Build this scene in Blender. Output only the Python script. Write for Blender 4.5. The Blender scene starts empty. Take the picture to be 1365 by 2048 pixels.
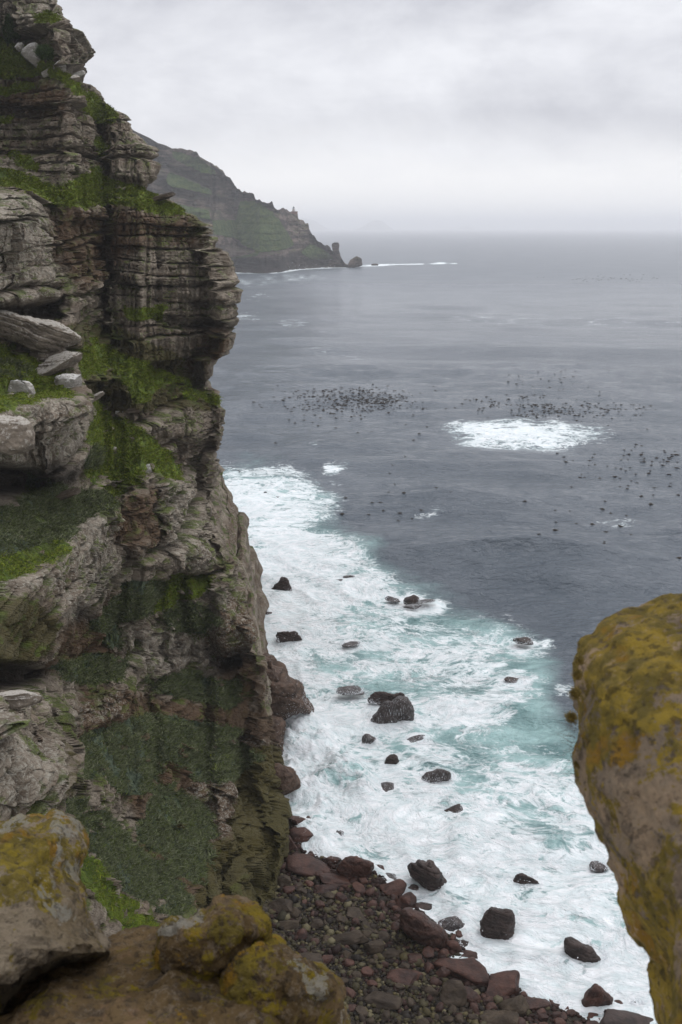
import bpy, bmesh, math, random
import numpy as np
from mathutils import Vector

random.seed(7)
RNG = np.random.default_rng(7)
SC = bpy.context.scene
COL = SC.collection
R = math.radians

# ------------------------------------------------------------------ camera
EYE = 60.0                       # metres above the sea
FPX = 1991.0                     # focal length in photograph pixels (35 mm on a 36 mm tall frame)
PITCH = math.atan((1024 - 455) / FPX)
cam_d = bpy.data.cameras.new('camera')
cam_d.sensor_fit = 'VERTICAL'
cam_d.sensor_height = 36.0
cam_d.sensor_width = 24.0
cam_d.lens = 35.0
cam_d.clip_start = 0.05
cam_d.clip_end = 120000.0
cam_d.dof.use_dof = True
cam_d.dof.focus_distance = 120.0
cam_d.dof.aperture_fstop = 5.6
cam = bpy.data.objects.new('camera', cam_d)
COL.objects.link(cam)
cam.location = (0, 0, EYE)
cam.rotation_euler = (math.pi / 2 - PITCH, 0, 0)
SC.camera = cam

# ------------------------------------------------------------------ sky and sun (overcast)
SUN_EL, SUN_ROT = R(48), R(35)
world = bpy.data.worlds.new('World')
SC.world = world
world.use_nodes = True
wt = world.node_tree
wt.nodes.clear()


def wn(t, **kw):
    n = wt.nodes.new(t)
    for k, v in kw.items():
        setattr(n, k, v)
    return n


wo = wn('ShaderNodeOutputWorld')
sky = wn('ShaderNodeTexSky', sky_type='NISHITA')
sky.sun_disc = False
sky.sun_elevation = SUN_EL
sky.sun_rotation = SUN_ROT
bg_sky = wn('ShaderNodeBackground')
bg_sky.inputs['Strength'].default_value = 0.05
wt.links.new(sky.outputs[0], bg_sky.inputs['Color'])
tc = wn('ShaderNodeTexCoord')
sep = wn('ShaderNodeSeparateXYZ')
wt.links.new(tc.outputs['Generated'], sep.inputs[0])


def wmath(op, a, b=None, c=None, clamp=False):
    n = wn('ShaderNodeMath', operation=op, use_clamp=clamp)
    for i, v in enumerate((a, b, c)):
        if v is None:
            continue
        if isinstance(v, (int, float)):
            n.inputs[i].default_value = v
        else:
            wt.links.new(v, n.inputs[i])
    return n.outputs[0]


def wnoise(sx, sz, scale, detail, rough, off=(0, 0, 0), dist=0.0):
    mp = wn('ShaderNodeMapping')
    mp.inputs['Location'].default_value = off
    mp.inputs['Scale'].default_value = (sx, sx, sz)
    wt.links.new(tc.outputs['Generated'], mp.inputs[0])
    n = wn('ShaderNodeTexNoise')
    n.inputs['Scale'].default_value = scale
    n.inputs['Detail'].default_value = detail
    n.inputs['Roughness'].default_value = rough
    n.inputs['Distortion'].default_value = dist
    wt.links.new(mp.outputs[0], n.inputs['Vector'])
    return n.outputs['Fac']


cl1 = wnoise(1, 2.2, 2.6, 7, 0.58, (1.3, 4.1, 0.2), 0.25)
cl2 = wnoise(1, 2.8, 6.5, 6, 0.6, (7.7, 2.0, 3.0), 0.3)
cl = wmath('ADD', wmath('MULTIPLY', cl1, 0.72), wmath('MULTIPLY', cl2, 0.28))
clr = wn('ShaderNodeValToRGB')
clr.color_ramp.elements[0].position = 0.42
clr.color_ramp.elements[0].color = (0.490, 0.495, 0.540, 1)
clr.color_ramp.elements[1].position = 0.58
clr.color_ramp.elements[1].color = (0.735, 0.74, 0.775, 1)
wt.links.new(cl, clr.inputs[0])
# brighter band under the cloud base near the horizon
el = sep.outputs['Z']
edge = wmath('ADD', el, wmath('MULTIPLY', wmath('SUBTRACT', cl2, 0.5), 0.10))
band = wn('ShaderNodeMapRange', interpolation_type='SMOOTHSTEP')
band.inputs['From Min'].default_value = 0.025
band.inputs['From Max'].default_value = 0.095
band.inputs['To Min'].default_value = 1.0
band.inputs['To Max'].default_value = 0.0
wt.links.new(edge, band.inputs['Value'])
mixc = wn('ShaderNodeMix', data_type='RGBA')
wt.links.new(band.outputs[0], mixc.inputs['Factor'])
wt.links.new(clr.outputs[0], mixc.inputs['A'])
mixc.inputs['B'].default_value = (0.86, 0.855, 0.86, 1)
zen = wn('ShaderNodeMapRange', interpolation_type='SMOOTHSTEP')      # an overcast sky is brightest overhead
for _k, _v in (('From Min', 0.22), ('From Max', 0.95), ('To Min', 1.0), ('To Max', 2.1)):
    zen.inputs[_k].default_value = _v
wt.links.new(el, zen.inputs['Value'])
bg_cl = wn('ShaderNodeBackground')
wt.links.new(zen.outputs[0], bg_cl.inputs['Strength'])
wt.links.new(mixc.outputs['Result'], bg_cl.inputs['Color'])
msh = wn('ShaderNodeMixShader')
msh.inputs[0].default_value = 0.93
wt.links.new(bg_sky.outputs[0], msh.inputs[1])
wt.links.new(bg_cl.outputs[0], msh.inputs[2])
wt.links.new(msh.outputs[0], wo.inputs['Surface'])

sun_d = bpy.data.lights.new('sun', 'SUN')
sun_d.energy = 0.6
sun_d.angle = R(25)
sun_d.color = (1.0, 0.97, 0.92)
sun = bpy.data.objects.new('sun', sun_d)
COL.objects.link(sun)
sdir = Vector((math.sin(SUN_ROT) * math.cos(SUN_EL), math.cos(SUN_ROT) * math.cos(SUN_EL), math.sin(SUN_EL)))
sun.rotation_euler = sdir.to_track_quat('Z', 'Y').to_euler()

SC.view_settings.view_transform = 'Standard'
SC.view_settings.look = 'None'
SC.view_settings.exposure = 0.36
SC.view_settings.gamma = 1.0
SC.cycles.max_bounces = 6
SC.cycles.diffuse_bounces = 3
SC.cycles.volume_bounces = 3
SC.cycles.transparent_max_bounces = 12
SC.cycles.caustics_reflective = False
SC.cycles.caustics_refractive = False

# ------------------------------------------------------------------ geometry helpers
CP, SP = math.cos(PITCH), math.sin(PITCH)


def rays(px, py):
    """direction scaled so that its forward (y) component is 1 -> (x/y, z/y)"""
    cx = (np.asarray(px, float) - 682.5) / FPX
    cy = (1024 - np.asarray(py, float)) / FPX
    dy = CP + cy * SP
    dz = -SP + cy * CP
    return cx / dy, dz / dy


def at_depth(px, py, y):
    a, s = rays(px, py)
    y = np.asarray(y, float)
    return np.stack([a * y, y * np.ones_like(a), EYE + s * y], -1)


def at_height(px, py, z=0.0):
    a, s = rays(px, py)
    y = (EYE - z) / -s
    return np.stack([a * y, y, np.ones_like(y) * z], -1)


def px_size(p):
    """metres per photograph pixel at a world point"""
    return float(np.linalg.norm(np.asarray(p) - np.array([0, 0, EYE]))) / FPX


def _h(ix, iy, iz, seed):
    h = (ix.astype(np.uint32) * np.uint32(374761393) + iy.astype(np.uint32) * np.uint32(668265263)
         + iz.astype(np.uint32) * np.uint32(2246822519) + np.uint32((seed * 3266489917) & 0xffffffff))
    h = (h ^ (h >> np.uint32(13))) * np.uint32(1274126177)
    h = (h ^ (h >> np.uint32(15))) * np.uint32(2654435761)
    h ^= h >> np.uint32(16)
    return h.astype(np.float32) / np.float32(4294967296.0)


def hash1(i, seed=0):
    i = np.asarray(i).astype(np.int64)
    return _h(i, i * 0 + 11, i * 0 + 5, seed)


def hash2(i, j, seed=0):
    i = np.asarray(i).astype(np.int64)
    j = np.asarray(j).astype(np.int64)
    return _h(i, j, i * 0 + 5, seed)


def vnoise(x, y, z, seed=0):
    xf, yf, zf = np.floor(x), np.floor(y), np.floor(z)
    ix, iy, iz = xf.astype(np.int64), yf.astype(np.int64), zf.astype(np.int64)
    u, v, w = x - xf, y - yf, z - zf
    u, v, w = (t * t * t * (t * (t * 6 - 15) + 10) for t in (u, v, w))
    r = 0
    for a in (0, 1):
        wa = u if a else 1 - u
        for b in (0, 1):
            wb = v if b else 1 - v
            for c in (0, 1):
                r = r + wa * wb * (w if c else 1 - w) * _h(ix + a, iy + b, iz + c, seed)
    return r * 2 - 1


def fbm(P, scale, octs=4, seed=0, gain=0.5, sz=1.0):
    x, y, z = P[..., 0] * scale, P[..., 1] * scale, P[..., 2] * scale * sz
    r, a, t = 0, 1.0, 0
    for o in range(octs):
        r = r + a * vnoise(x + 17.3 * o, y - 9.1 * o, z + 5.7 * o, seed + o)
        t += a
        a *= gain
        x, y, z = x * 2.03, y * 2.03, z * 2.03
    return r / t * 1.6


def sstep(x, lo, hi):
    t = np.clip((x - lo) / (hi - lo), 0, 1)
    return t * t * (3 - 2 * t)


def in_poly(px, py, poly):
    inside = np.zeros(px.shape, bool)
    n = len(poly)
    for i in range(n):
        x0, y0 = poly[i]
        x1, y1 = poly[(i + 1) % n]
        if y0 == y1:
            continue
        c = ((y0 > py) != (y1 > py)) & (px < (x1 - x0) * (py - y0) / (y1 - y0) + x0)
        inside ^= c
    return inside


def box_blur(a, r, axis):
    if r < 1:
        return a
    a = np.moveaxis(a, axis, 0)
    p = np.concatenate([np.repeat(a[:1], r + 1, 0), a, np.repeat(a[-1:], r, 0)], 0)
    c = np.cumsum(p, 0, dtype=np.float64)
    out = (c[2 * r + 1:] - c[:-2 * r - 1]) / (2 * r + 1)
    return np.moveaxis(out, 0, axis)


def blur(a, r, ry=None):
    ry = r if ry is None else ry
    for _ in range(3):
        a = box_blur(a, int(r), 1)
        a = box_blur(a, int(ry), 0)
    return a


def bilinear(A, fx, fy):
    fx = np.clip(fx, 0, A.shape[1] - 1.001)
    fy = np.clip(fy, 0, A.shape[0] - 1.001)
    ix, iy = fx.astype(int), fy.astype(int)
    u, v = fx - ix, fy - iy
    return (A[iy, ix] * (1 - u) * (1 - v) + A[iy, ix + 1] * u * (1 - v)
            + A[iy + 1, ix] * (1 - u) * v + A[iy + 1, ix + 1] * u * v)


def mesh_obj(name, V, F, mat=None, attrs=None, smooth=True, parent=None):
    """V (n,3) array, F (m,k) int array with k = 3 or 4 -> one linked mesh object"""
    V = np.asarray(V, np.float32).reshape(-1, 3)
    F = np.asarray(F, np.int32)
    k = F.shape[1]
    me = bpy.data.meshes.new(name)
    me.vertices.add(len(V))
    me.vertices.foreach_set('co', V.ravel())
    me.loops.add(F.size)
    me.loops.foreach_set('vertex_index', F.ravel())
    me.polygons.add(len(F))
    me.polygons.foreach_set('loop_start', np.arange(0, F.size, k, dtype=np.int32))
    me.polygons.foreach_set('loop_total', np.full(len(F), k, np.int32))
    me.polygons.foreach_set('use_smooth', np.full(len(F), smooth, bool))
    for an, A in (attrs or {}).items():
        A = np.asarray(A, np.float32)
        if A.ndim == 1:
            at = me.attributes.new(an, 'FLOAT', 'POINT')
            at.data.foreach_set('value', A)
        else:
            at = me.attributes.new(an, 'FLOAT_COLOR', 'POINT')
            if A.shape[1] == 3:
                A = np.concatenate([A, np.ones((len(A), 1), np.float32)], 1)
            at.data.foreach_set('color', A.ravel())
    if mat:
        me.materials.append(mat)
    me.update(calc_edges=True)
    me.validate()
    o = bpy.data.objects.new(name, me)
    COL.objects.link(o)
    if parent:
        o.parent = parent
    return o


def grid_faces(nr, nc, wrap=False):
    i = np.arange(nr - 1)[:, None]
    j = np.arange(nc if wrap else nc - 1)[None, :]
    j2 = (j + 1) % nc
    a, b, c, d = i * nc + j, i * nc + j2, (i + 1) * nc + j2, (i + 1) * nc + j
    return np.stack([np.broadcast_to(t, (nr - 1, j.shape[1])) for t in (a, b, c, d)], -1).reshape(-1, 4)


def tag(o, label=None, cat=None, group=None, kind=None):
    if label:
        o['label'] = label
    if cat:
        o['category'] = cat
    if group:
        o['group'] = group
    if kind:
        o['kind'] = kind
    return o


def empty(name, loc=(0, 0, 0)):
    o = bpy.data.objects.new(name, None)
    o.location = loc
    o.empty_display_size = 0.3
    COL.objects.link(o)
    return o


# ------------------------------------------------------------------ material helper
class Mat:
    def __init__(self, name, rough=0.85, spec=0.3):
        self.m = bpy.data.materials.new(name)
        self.m.use_nodes = True
        self.t = self.m.node_tree
        self.b = self.t.nodes['Principled BSDF']
        self.b.inputs['Roughness'].default_value = rough
        self.b.inputs['Specular IOR Level'].default_value = spec

    def node(self, typ, **kw):
        n = self.t.nodes.new(typ)
        for k, v in kw.items():
            setattr(n, k, v)
        return n

    def put(self, sock, v):
        if isinstance(v, (int, float)):
            sock.default_value = v
        elif isinstance(v, (tuple, list)):
            sock.default_value = tuple(v) + ((1.0,) if len(v) == 3 and len(sock.default_value) == 4 else ())
        else:
            self.t.links.new(v, sock)

    def math(self, op, a, b=None, c=None, clamp=False):
        n = self.node('ShaderNodeMath', operation=op, use_clamp=clamp)
        for i, v in enumerate((a, b, c)):
            if v is not None:
                self.put(n.inputs[i], v)
        return n.outputs[0]

    def mul(self, a, b):
        return self.math('MULTIPLY', a, b)

    def add(self, a, b):
        return self.math('ADD', a, b)

    def sub(self, a, b):
        return self.math('SUBTRACT', a, b)

    def pos(self):
        return self.node('ShaderNodeNewGeometry').outputs['Position']

    def obj(self):
        return self.node('ShaderNodeTexCoord').outputs['Object']

    def scaled(self, vec, s, off=(0, 0, 0)):
        n = self.node('ShaderNodeMapping')
        n.inputs['Scale'].default_value = s
        n.inputs['Location'].default_value = off
        self.put(n.inputs['Vector'], vec)
        return n.outputs[0]

    def warp(self, vec, scale, amt):
        n = self.node('ShaderNodeTexNoise')
        n.inputs['Scale'].default_value = scale
        n.inputs['Detail'].default_value = 3
        self.put(n.inputs['Vector'], vec)
        s = self.node('ShaderNodeVectorMath', operation='SUBTRACT')
        self.put(s.inputs[0], n.outputs['Color'])
        s.inputs[1].default_value = (0.5, 0.5, 0.5)
        m = self.node('ShaderNodeVectorMath', operation='SCALE')
        self.put(m.inputs[0], s.outputs[0])
        m.inputs['Scale'].default_value = amt
        a = self.node('ShaderNodeVectorMath', operation='ADD')
        self.put(a.inputs[0], vec)
        self.put(a.inputs[1], m.outputs[0])
        return a.outputs[0]

    def noise(self, vec, scale, detail=5, rough=0.55, dist=0.0):
        n = self.node('ShaderNodeTexNoise')
        n.inputs['Scale'].default_value = scale
        n.inputs['Detail'].default_value = detail
        n.inputs['Roughness'].default_value = rough
        n.inputs['Distortion'].default_value = dist
        self.put(n.inputs['Vector'], vec)
        return n.outputs['Fac']

    def voro(self, vec, scale, feature='F1', out='Distance', rand=1.0):
        n = self.node('ShaderNodeTexVoronoi', feature=feature)
        n.inputs['Scale'].default_value = scale
        n.inputs['Randomness'].default_value = rand
        self.put(n.inputs['Vector'], vec)
        return n.outputs[out]

    def step(self, v, lo, hi, a=0.0, b=1.0):
        n = self.node('ShaderNodeMapRange', interpolation_type='SMOOTHSTEP')
        self.put(n.inputs['Value'], v)
        self.put(n.inputs['From Min'], lo)
        self.put(n.inputs['From Max'], hi)
        n.inputs['To Min'].default_value = a
        n.inputs['To Max'].default_value = b
        return n.outputs[0]

    def ridge(self, f):
        return self.math('SUBTRACT', 1.0, self.math('ABSOLUTE', self.math('MULTIPLY_ADD', f, 6.0, -3.0)), None, True)

    def mix(self, fac, a, b, mode='MIX'):
        n = self.node('ShaderNodeMix', data_type='RGBA', blend_type=mode)
        self.put(n.inputs['Factor'], fac)
        self.put(n.inputs['A'], a)
        self.put(n.inputs['B'], b)
        return n.outputs['Result']

    def attr(self, name):
        return self.node('ShaderNodeAttribute', attribute_name=name)

    def bump(self, h, dist, strength=1.0):
        n = self.node('ShaderNodeBump')
        n.inputs['Distance'].default_value = dist
        n.inputs['Strength'].default_value = strength
        self.put(n.inputs['Height'], h)
        self.t.links.new(n.outputs[0], self.b.inputs['Normal'])
        return n

    def color(self, c):
        self.put(self.b.inputs['Base Color'], c)
        return self

    def normal_z(self):
        n = self.node('ShaderNodeSeparateXYZ')
        self.put(n.inputs[0], self.node('ShaderNodeNewGeometry').outputs['Normal'])
        return n.outputs['Z']


def split3(m, sock):
    s = m.node('ShaderNodeSeparateColor')
    m.put(s.inputs[0], sock)
    return s.outputs[0], s.outputs[1], s.outputs[2]


# ------------------------------------------------------------------ materials
def cliff_material():
    m = Mat('layered_sandstone', 0.85, 0.25)
    p = m.pos()
    flat = m.scaled(m.warp(p, 0.25, 0.8), (1, 1, 2.2))
    n1 = m.noise(flat, 0.35, 6, 0.6)
    n2 = m.noise(flat, 1.6, 6, 0.65)
    n3 = m.noise(p, 5.0, 5, 0.7)
    A = m.attr('veg').outputs['Color']
    B = m.attr('tint').outputs['Color']
    g, teal, moss = split3(m, A)
    white, brown, wet = split3(m, B)  # wet carries painted recess shade as well as wet rock at the foot
    c = m.mix(m.step(n1, 0.35, 0.65), (0.125, 0.100, 0.073), (0.300, 0.256, 0.200))
    bed = m.noise(m.scaled(p, (0.02, 0.02, 1.0)), 0.9, 5, 0.7)
    c = m.mix(m.step(bed, 0.50, 0.66, 0, 0.5), c, (0.135, 0.088, 0.055))
    c = m.mix(m.step(n2, 0.50, 0.70, 0, 0.8), c, (0.10, 0.074, 0.052))
    # brown and rust staining, runs down the faces
    run = m.noise(m.scaled(p, (0.6, 0.6, 0.3)), 1.0, 6, 0.65)
    bf = m.math('MULTIPLY', m.step(m.add(m.mul(brown, 0.55), m.mul(run, 0.9)), 0.62, 0.95), 0.85)
    c = m.mix(bf, c, m.mix(n3, (0.110, 0.055, 0.022), (0.058, 0.036, 0.018)))
    # pale crustose lichen in speckles
    sp = m.noise(m.warp(p, 3.0, 0.35), 2.6, 6, 0.75)
    sp2 = m.noise(p, 9.0, 4, 0.7)
    wf = m.step(m.add(m.add(m.mul(sp, 0.75), m.mul(sp2, 0.35)), m.mul(white, 0.13)), 0.66, 0.76)
    c = m.mix(m.mul(wf, 0.85), c, m.mix(n3, (0.28, 0.255, 0.205), (0.42, 0.395, 0.335)))
    # dark algae streaks
    st = m.noise(m.scaled(p, (1.2, 1.2, 0.5), (3, 1, 8)), 0.9, 5, 0.65)
    c = m.mix(m.mul(m.step(st, 0.57, 0.68), 0.35), c, (0.030, 0.026, 0.018))
    c = m.mix(m.mul(wet, 0.8), c, (0.026, 0.020, 0.016))  # paints shade under overhangs and in clefts, and darkens the wet cliff foot
    # olive moss on rock
    mo = m.step(m.add(m.mul(moss, 0.8), m.mul(m.noise(p, 1.3, 6, 0.65), 0.75)), 0.72, 0.9)
    c = m.mix(m.mul(mo, 0.85), c, m.mix(m.noise(p, 4.0, 4), (0.034, 0.032, 0.008), (0.080, 0.064, 0.010)))
    # turf on ledges and slopes
    nz = m.normal_z()
    ragged = m.mul(m.sub(m.noise(p, 1.1, 6, 0.7), 0.5), 0.9)
    up = m.step(nz, 0.30, 0.62)
    gf = m.step(m.add(m.mul(g, 1.0), ragged), 0.42, 0.58)
    grass = m.mix(m.step(m.noise(p, 0.7, 5, 0.6), 0.38, 0.62), (0.055, 0.085, 0.008), (0.130, 0.180, 0.014))
    grass = m.mix(m.step(m.noise(p, 1.8, 6, 0.75), 0.52, 0.66, 0, 0.8), grass, (0.060, 0.044, 0.020))
    c = m.mix(gf, c, grass)
    tf = m.step(m.add(teal, ragged), 0.42, 0.58)
    shrub = m.mix(m.step(m.noise(p, 2.2, 5, 0.7), 0.4, 0.62), (0.034, 0.050, 0.028), (0.085, 0.108, 0.070))
    c = m.mix(tf, c, shrub)
    ledge = m.mul(m.mul(m.step(nz, 0.35, 0.7), m.step(m.noise(p, 0.45, 5, 0.6), 0.49, 0.58)), m.step(m.add(wet, m.mul(brown, 0.35)), 0.6, 0.2))
    c = m.mix(m.mul(ledge, 0.85), c, m.mix(0.45, grass, (0.040, 0.046, 0.014)))
    m.color(c)
    v1 = m.voro(m.scaled(m.warp(p, 1.2, 0.5), (0.7, 0.7, 1.9)), 0.9, 'DISTANCE_TO_EDGE')
    h = m.add(m.mul(m.noise(m.scaled(m.warp(p, 1.0, 0.3), (1, 1, 2.2)), 2.2, 8, 0.70), 0.60), m.mul(n3, 0.25))
    h = m.add(h, m.mul(m.step(v1, 0.0, 0.06), 0.14))
    m.bump(h, 0.45, 1.0)
    return m.m


def boulder_material(name, dark, light, rough=0.55, spec=0.4, lichen=None, streak=0.0):
    m = Mat(name, rough, spec)
    p = m.obj()
    rnd = m.node('ShaderNodeObjectInfo').outputs['Random']
    off = m.node('ShaderNodeVectorMath', operation='ADD')
    m.put(off.inputs[0], p)
    cmb = m.node('ShaderNodeCombineXYZ')
    m.put(cmb.inputs[0], m.mul(rnd, 91.0))
    m.put(cmb.inputs[1], m.mul(rnd, 37.0))
    m.put(off.inputs[1], cmb.outputs[0])
    q = off.outputs[0]
    n1 = m.noise(m.scaled(m.warp(q, 0.6, 0.8), (1, 1, 2.5)), 0.8, 6, 0.62)
    n2 = m.noise(q, 3.5, 6, 0.7)
    c = m.mix(m.step(n1, 0.32, 0.68), dark, light)
    c = m.mix(m.step(n2, 0.52, 0.75, 0, 0.5), c, tuple(v * 0.35 for v in dark))
    c = m.mix(m.mul(m.sub(rnd, 0.3), 0.5), c, (0.035, 0.026, 0.022))
    if lichen:
        up = m.mul(m.step(m.normal_z(), 0.35, 0.75), m.step(n2, 0.36, 0.5))
        c = m.mix(m.mul(up, 0.8), c, lichen[0])
        c = m.mix(m.mul(m.step(m.noise(q, 2.4, 6, 0.75), 0.56, 0.64), lichen[1]), c, lichen[0])
    if streak:      # thin sheets of white water running off the rock
        st = m.noise(m.scaled(p, (5.5, 5.5, 0.5)), 1.6, 5, 0.8)
        c = m.mix(m.mul(m.step(st, 0.52, 0.66), streak), c, (0.78, 0.80, 0.82))
    m.color(c)
    m.bump(m.add(m.mul(n1, 0.6), m.mul(n2, 0.4)), 0.30, 0.9)
    return m.m


def near_rock_material(name, base, base2, yellow=0.5, pale=0.3, ycol=(0.27, 0.19, 0.012), ypos=None):
    m = Mat(name, 0.92, 0.15)
    p = m.pos()
    n1 = m.noise(p, 2.2, 6, 0.6)
    n2 = m.noise(p, 9.0, 8, 0.7)
    n3 = m.noise(p, 48.0, 6, 0.75)
    c = m.mix(m.step(n1, 0.38, 0.62), base, base2)
    c = m.mix(m.step(n2, 0.50, 0.62, 0, 0.6), c, (0.085, 0.070, 0.058))
    c = m.mix(m.step(n3, 0.52, 0.66, 0, 0.45), c, (0.04, 0.032, 0.026))
    c = m.mix(m.step(m.noise(p, 17.0, 7, 0.78), 0.52, 0.60, 0, 0.6), c, (0.34, 0.27, 0.19))
    c = m.mix(m.step(m.noise(m.scaled(p, (1, 1, 1), (4, 2, 9)), 5.0, 7, 0.7), 0.58, 0.68, 0, 0.6), c, (0.36, 0.22, 0.13))
    A = m.attr('cover').outputs['Color']
    yl, pl, dk = split3(m, A)
    w = m.warp(p, 9.0, 0.06)
    yn = m.add(m.mul(m.noise(w, 5.5, 8, 0.72), 0.75), m.mul(n3, 0.25))
    yf = m.step(m.add(yn, m.mul(m.sub(yl, 0.5), 0.15)), 0.52 - 0.08 * (yellow - 0.5), 0.545 - 0.08 * (yellow - 0.5))
    yf = m.mul(yf, m.step(m.noise(p, 30.0, 6, 0.8), 0.36, 0.46, 0.25, 1.0))
    yc = m.mix(m.step(n2, 0.38, 0.58), ycol, (0.190, 0.145, 0.026))
    yc = m.mix(m.step(m.noise(p, 7.0, 4), 0.56, 0.66), yc, (0.34, 0.19, 0.018))
    c = m.mix(m.mul(yf, 0.9), c, yc)
    pn = m.noise(m.scaled(w, (1, 1, 1), (3, 3, 3)), 10.0, 7, 0.75)
    pf = m.step(m.add(pn, m.mul(m.sub(pl, 0.5), 0.28)), 0.59, 0.61)
    pf = m.mul(pf, m.step(m.noise(p, 36.0, 5, 0.8), 0.38, 0.46, 0.2, 1.0))
    c = m.mix(m.mul(pf, 0.8), c, m.mix(n3, (0.30, 0.29, 0.24), (0.46, 0.43, 0.36)))
    c = m.mix(m.mul(dk, 0.75), c, (0.035, 0.026, 0.020))
    m.color(c)
    pit = m.step(m.noise(p, 24.0, 4, 0.6), 0.36, 0.46)
    c = m.mix(m.mul(m.sub(1.0, pit), 0.55), c, (0.030, 0.024, 0.020))
    m.color(c)
    h = m.add(m.add(m.mul(n2, 0.5), m.mul(n1, 0.3)), m.add(m.mul(n3, 0.22), m.mul(pit, 0.06)))
    m.bump(h, 0.26, 1.0)
    return m.m


def simple_material(name, c1, c2, scale=1.0, rough=0.8, spec=0.2, bump=0.0):
    m = Mat(name, rough, spec)
    n = m.noise(m.obj(), scale, 5, 0.6)
    m.color(m.mix(m.step(n, 0.35, 0.65), c1, c2))
    if bump:
        m.bump(n, bump)
    return m.m


def attr_material(name, rough=0.8, spec=0.2, nscale=2.0, lo=0.75, hi=1.2, wet=False):
    m = Mat(name, rough, spec)
    c = m.attr('col').outputs['Color']
    n = m.noise(m.pos(), nscale, 4, 0.6)
    v = m.step(n, 0.3, 0.7, lo, hi)
    mm = m.node('ShaderNodeVectorMath', operation='SCALE')
    m.put(mm.inputs[0], c)
    m.put(mm.inputs['Scale'], v)
    m.color(mm.outputs[0])
    return m.m


def sea_material():
    m = Mat('sea_water', 0.12, 0.5)
    p = m.pos()
    F = m.attr('foam').outputs['Fac']
    T = m.attr('aerated').outputs['Fac']
    w1 = m.warp(m.scaled(p, (0.72, 1.0, 1.0)), 0.09, 8.0)
    w2 = m.warp(w1, 0.45, 1.6)
    r1 = m.ridge(m.noise(w1, 0.16, 5, 0.55))
    r2 = m.ridge(m.noise(w2, 0.42, 5, 0.6))
    r3 = m.ridge(m.noise(w2, 1.1, 4, 0.6))
    fine = m.noise(p, 3.2, 5, 0.7)
    patch = m.noise(m.scaled(p, (1, 1, 1), (40, 9, 0)), 0.075, 5, 0.6)
    v = m.add(m.add(m.mul(r1, 0.30), m.mul(r2, 0.34)), m.add(m.mul(r3, 0.26), m.mul(fine, 0.10)))
    th = m.sub(1.04, m.add(m.mul(F, 0.72), m.mul(m.sub(patch, 0.5), 0.90)))
    foam = m.step(v, m.sub(th, 0.17), m.add(th, 0.13))
    foam = m.mul(foam, m.step(F, 0.02, 0.12))
    # loose veil of bubbles under the foam
    veil = m.mul(m.step(v, m.sub(th, 0.38), th), m.step(F, 0.05, 0.5))
    lay = m.node('ShaderNodeLayerWeight')
    deep = m.mix(m.step(m.noise(p, 0.02, 4), 0.4, 0.6), (0.070, 0.088, 0.108), (0.098, 0.116, 0.136))
    teal = m.mix(m.step(m.noise(w1, 0.12, 5, 0.6), 0.35, 0.65), (0.085, 0.175, 0.175), (0.33, 0.50, 0.485))
    tm = m.step(m.add(T, m.mul(m.sub(m.noise(w1, 0.07, 6, 0.65), 0.5), 1.1)), 0.30, 0.95)
    c = m.mix(tm, deep, teal)
    c = m.mix(m.mul(veil, 0.65), c, (0.50, 0.62, 0.62))
    fc = m.mix(m.step(m.noise(w2, 0.9, 5, 0.7), 0.35, 0.65), (0.66, 0.735, 0.74), (0.86, 0.875, 0.88))
    c = m.mix(foam, c, fc)
    m.color(c)
    m.put(m.b.inputs['Roughness'], m.step(foam, 0.0, 1.0, 0.16, 0.9))
    m.put(m.b.inputs['Specular IOR Level'], m.step(foam, 0.0, 1.0, 0.5, 0.1))
    m.b.inputs['IOR'].default_value = 1.33
    # wind ripples, longer across than along
    q = m.scaled(p, (0.55, 1.0, 1.0))
    b1 = m.noise(q, 0.22, 4, 0.6, 0.4)
    b2 = m.noise(q, 0.9, 5, 0.65, 0.3)
    h = m.add(m.mul(b1, 1.0), m.mul(b2, 0.42))
    sy = m.node('ShaderNodeSeparateXYZ')
    m.put(sy.inputs[0], p)
    far = m.step(sy.outputs['Y'], 180.0, 1500.0)
    soft = m.noise(w2, 1.3, 6, 0.65)
    h = m.mix(m.mul(foam, 0.85), h, m.math('MULTIPLY_ADD', soft, 0.40, 0.51))
    m.bump(m.mul(h, m.math('MULTIPLY_ADD', far, -0.7, 1.0)), 1.9, 1.0)
    m.put(m.b.inputs['Roughness'], m.math('MAXIMUM', m.step(foam, 0.0, 1.0, 0.14, 0.9), m.mul(far, 0.34)))
    return m.m


M_CLIFF = cliff_material()
M_SEA = sea_material()
M_RED = boulder_material('wet_red_rock', (0.026, 0.012, 0.009), (0.085, 0.038, 0.026), 0.5, 0.22)
M_DARK = boulder_material('dark_sea_rock', (0.020, 0.014, 0.012), (0.066, 0.045, 0.038), 0.5, 0.22)
M_FOAMY = boulder_material('rock_under_running_water', (0.020, 0.015, 0.014), (0.060, 0.043, 0.038), 0.5, 0.25, streak=0.55)
M_TAN = boulder_material('tan_beach_stone', (0.026, 0.018, 0.011), (0.066, 0.048, 0.031), 0.65, 0.2)
M_SLAB = boulder_material('pale_weathered_rock', (0.11, 0.09, 0.07), (0.25, 0.21, 0.165), 0.9, 0.15, ((0.42, 0.395, 0.35), 0.75))
M_WHITE = boulder_material('white_lichen_rock', (0.24, 0.22, 0.19), (0.42, 0.40, 0.36), 0.9, 0.15, ((0.62, 0.61, 0.58), 0.95))
M_GRASS = attr_material('grass_blades', 0.75, 0.15, 1.5)
M_KELP = simple_material('kelp_leaf', (0.010, 0.007, 0.005), (0.026, 0.018, 0.012), 3, 0.7, 0.15)

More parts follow.
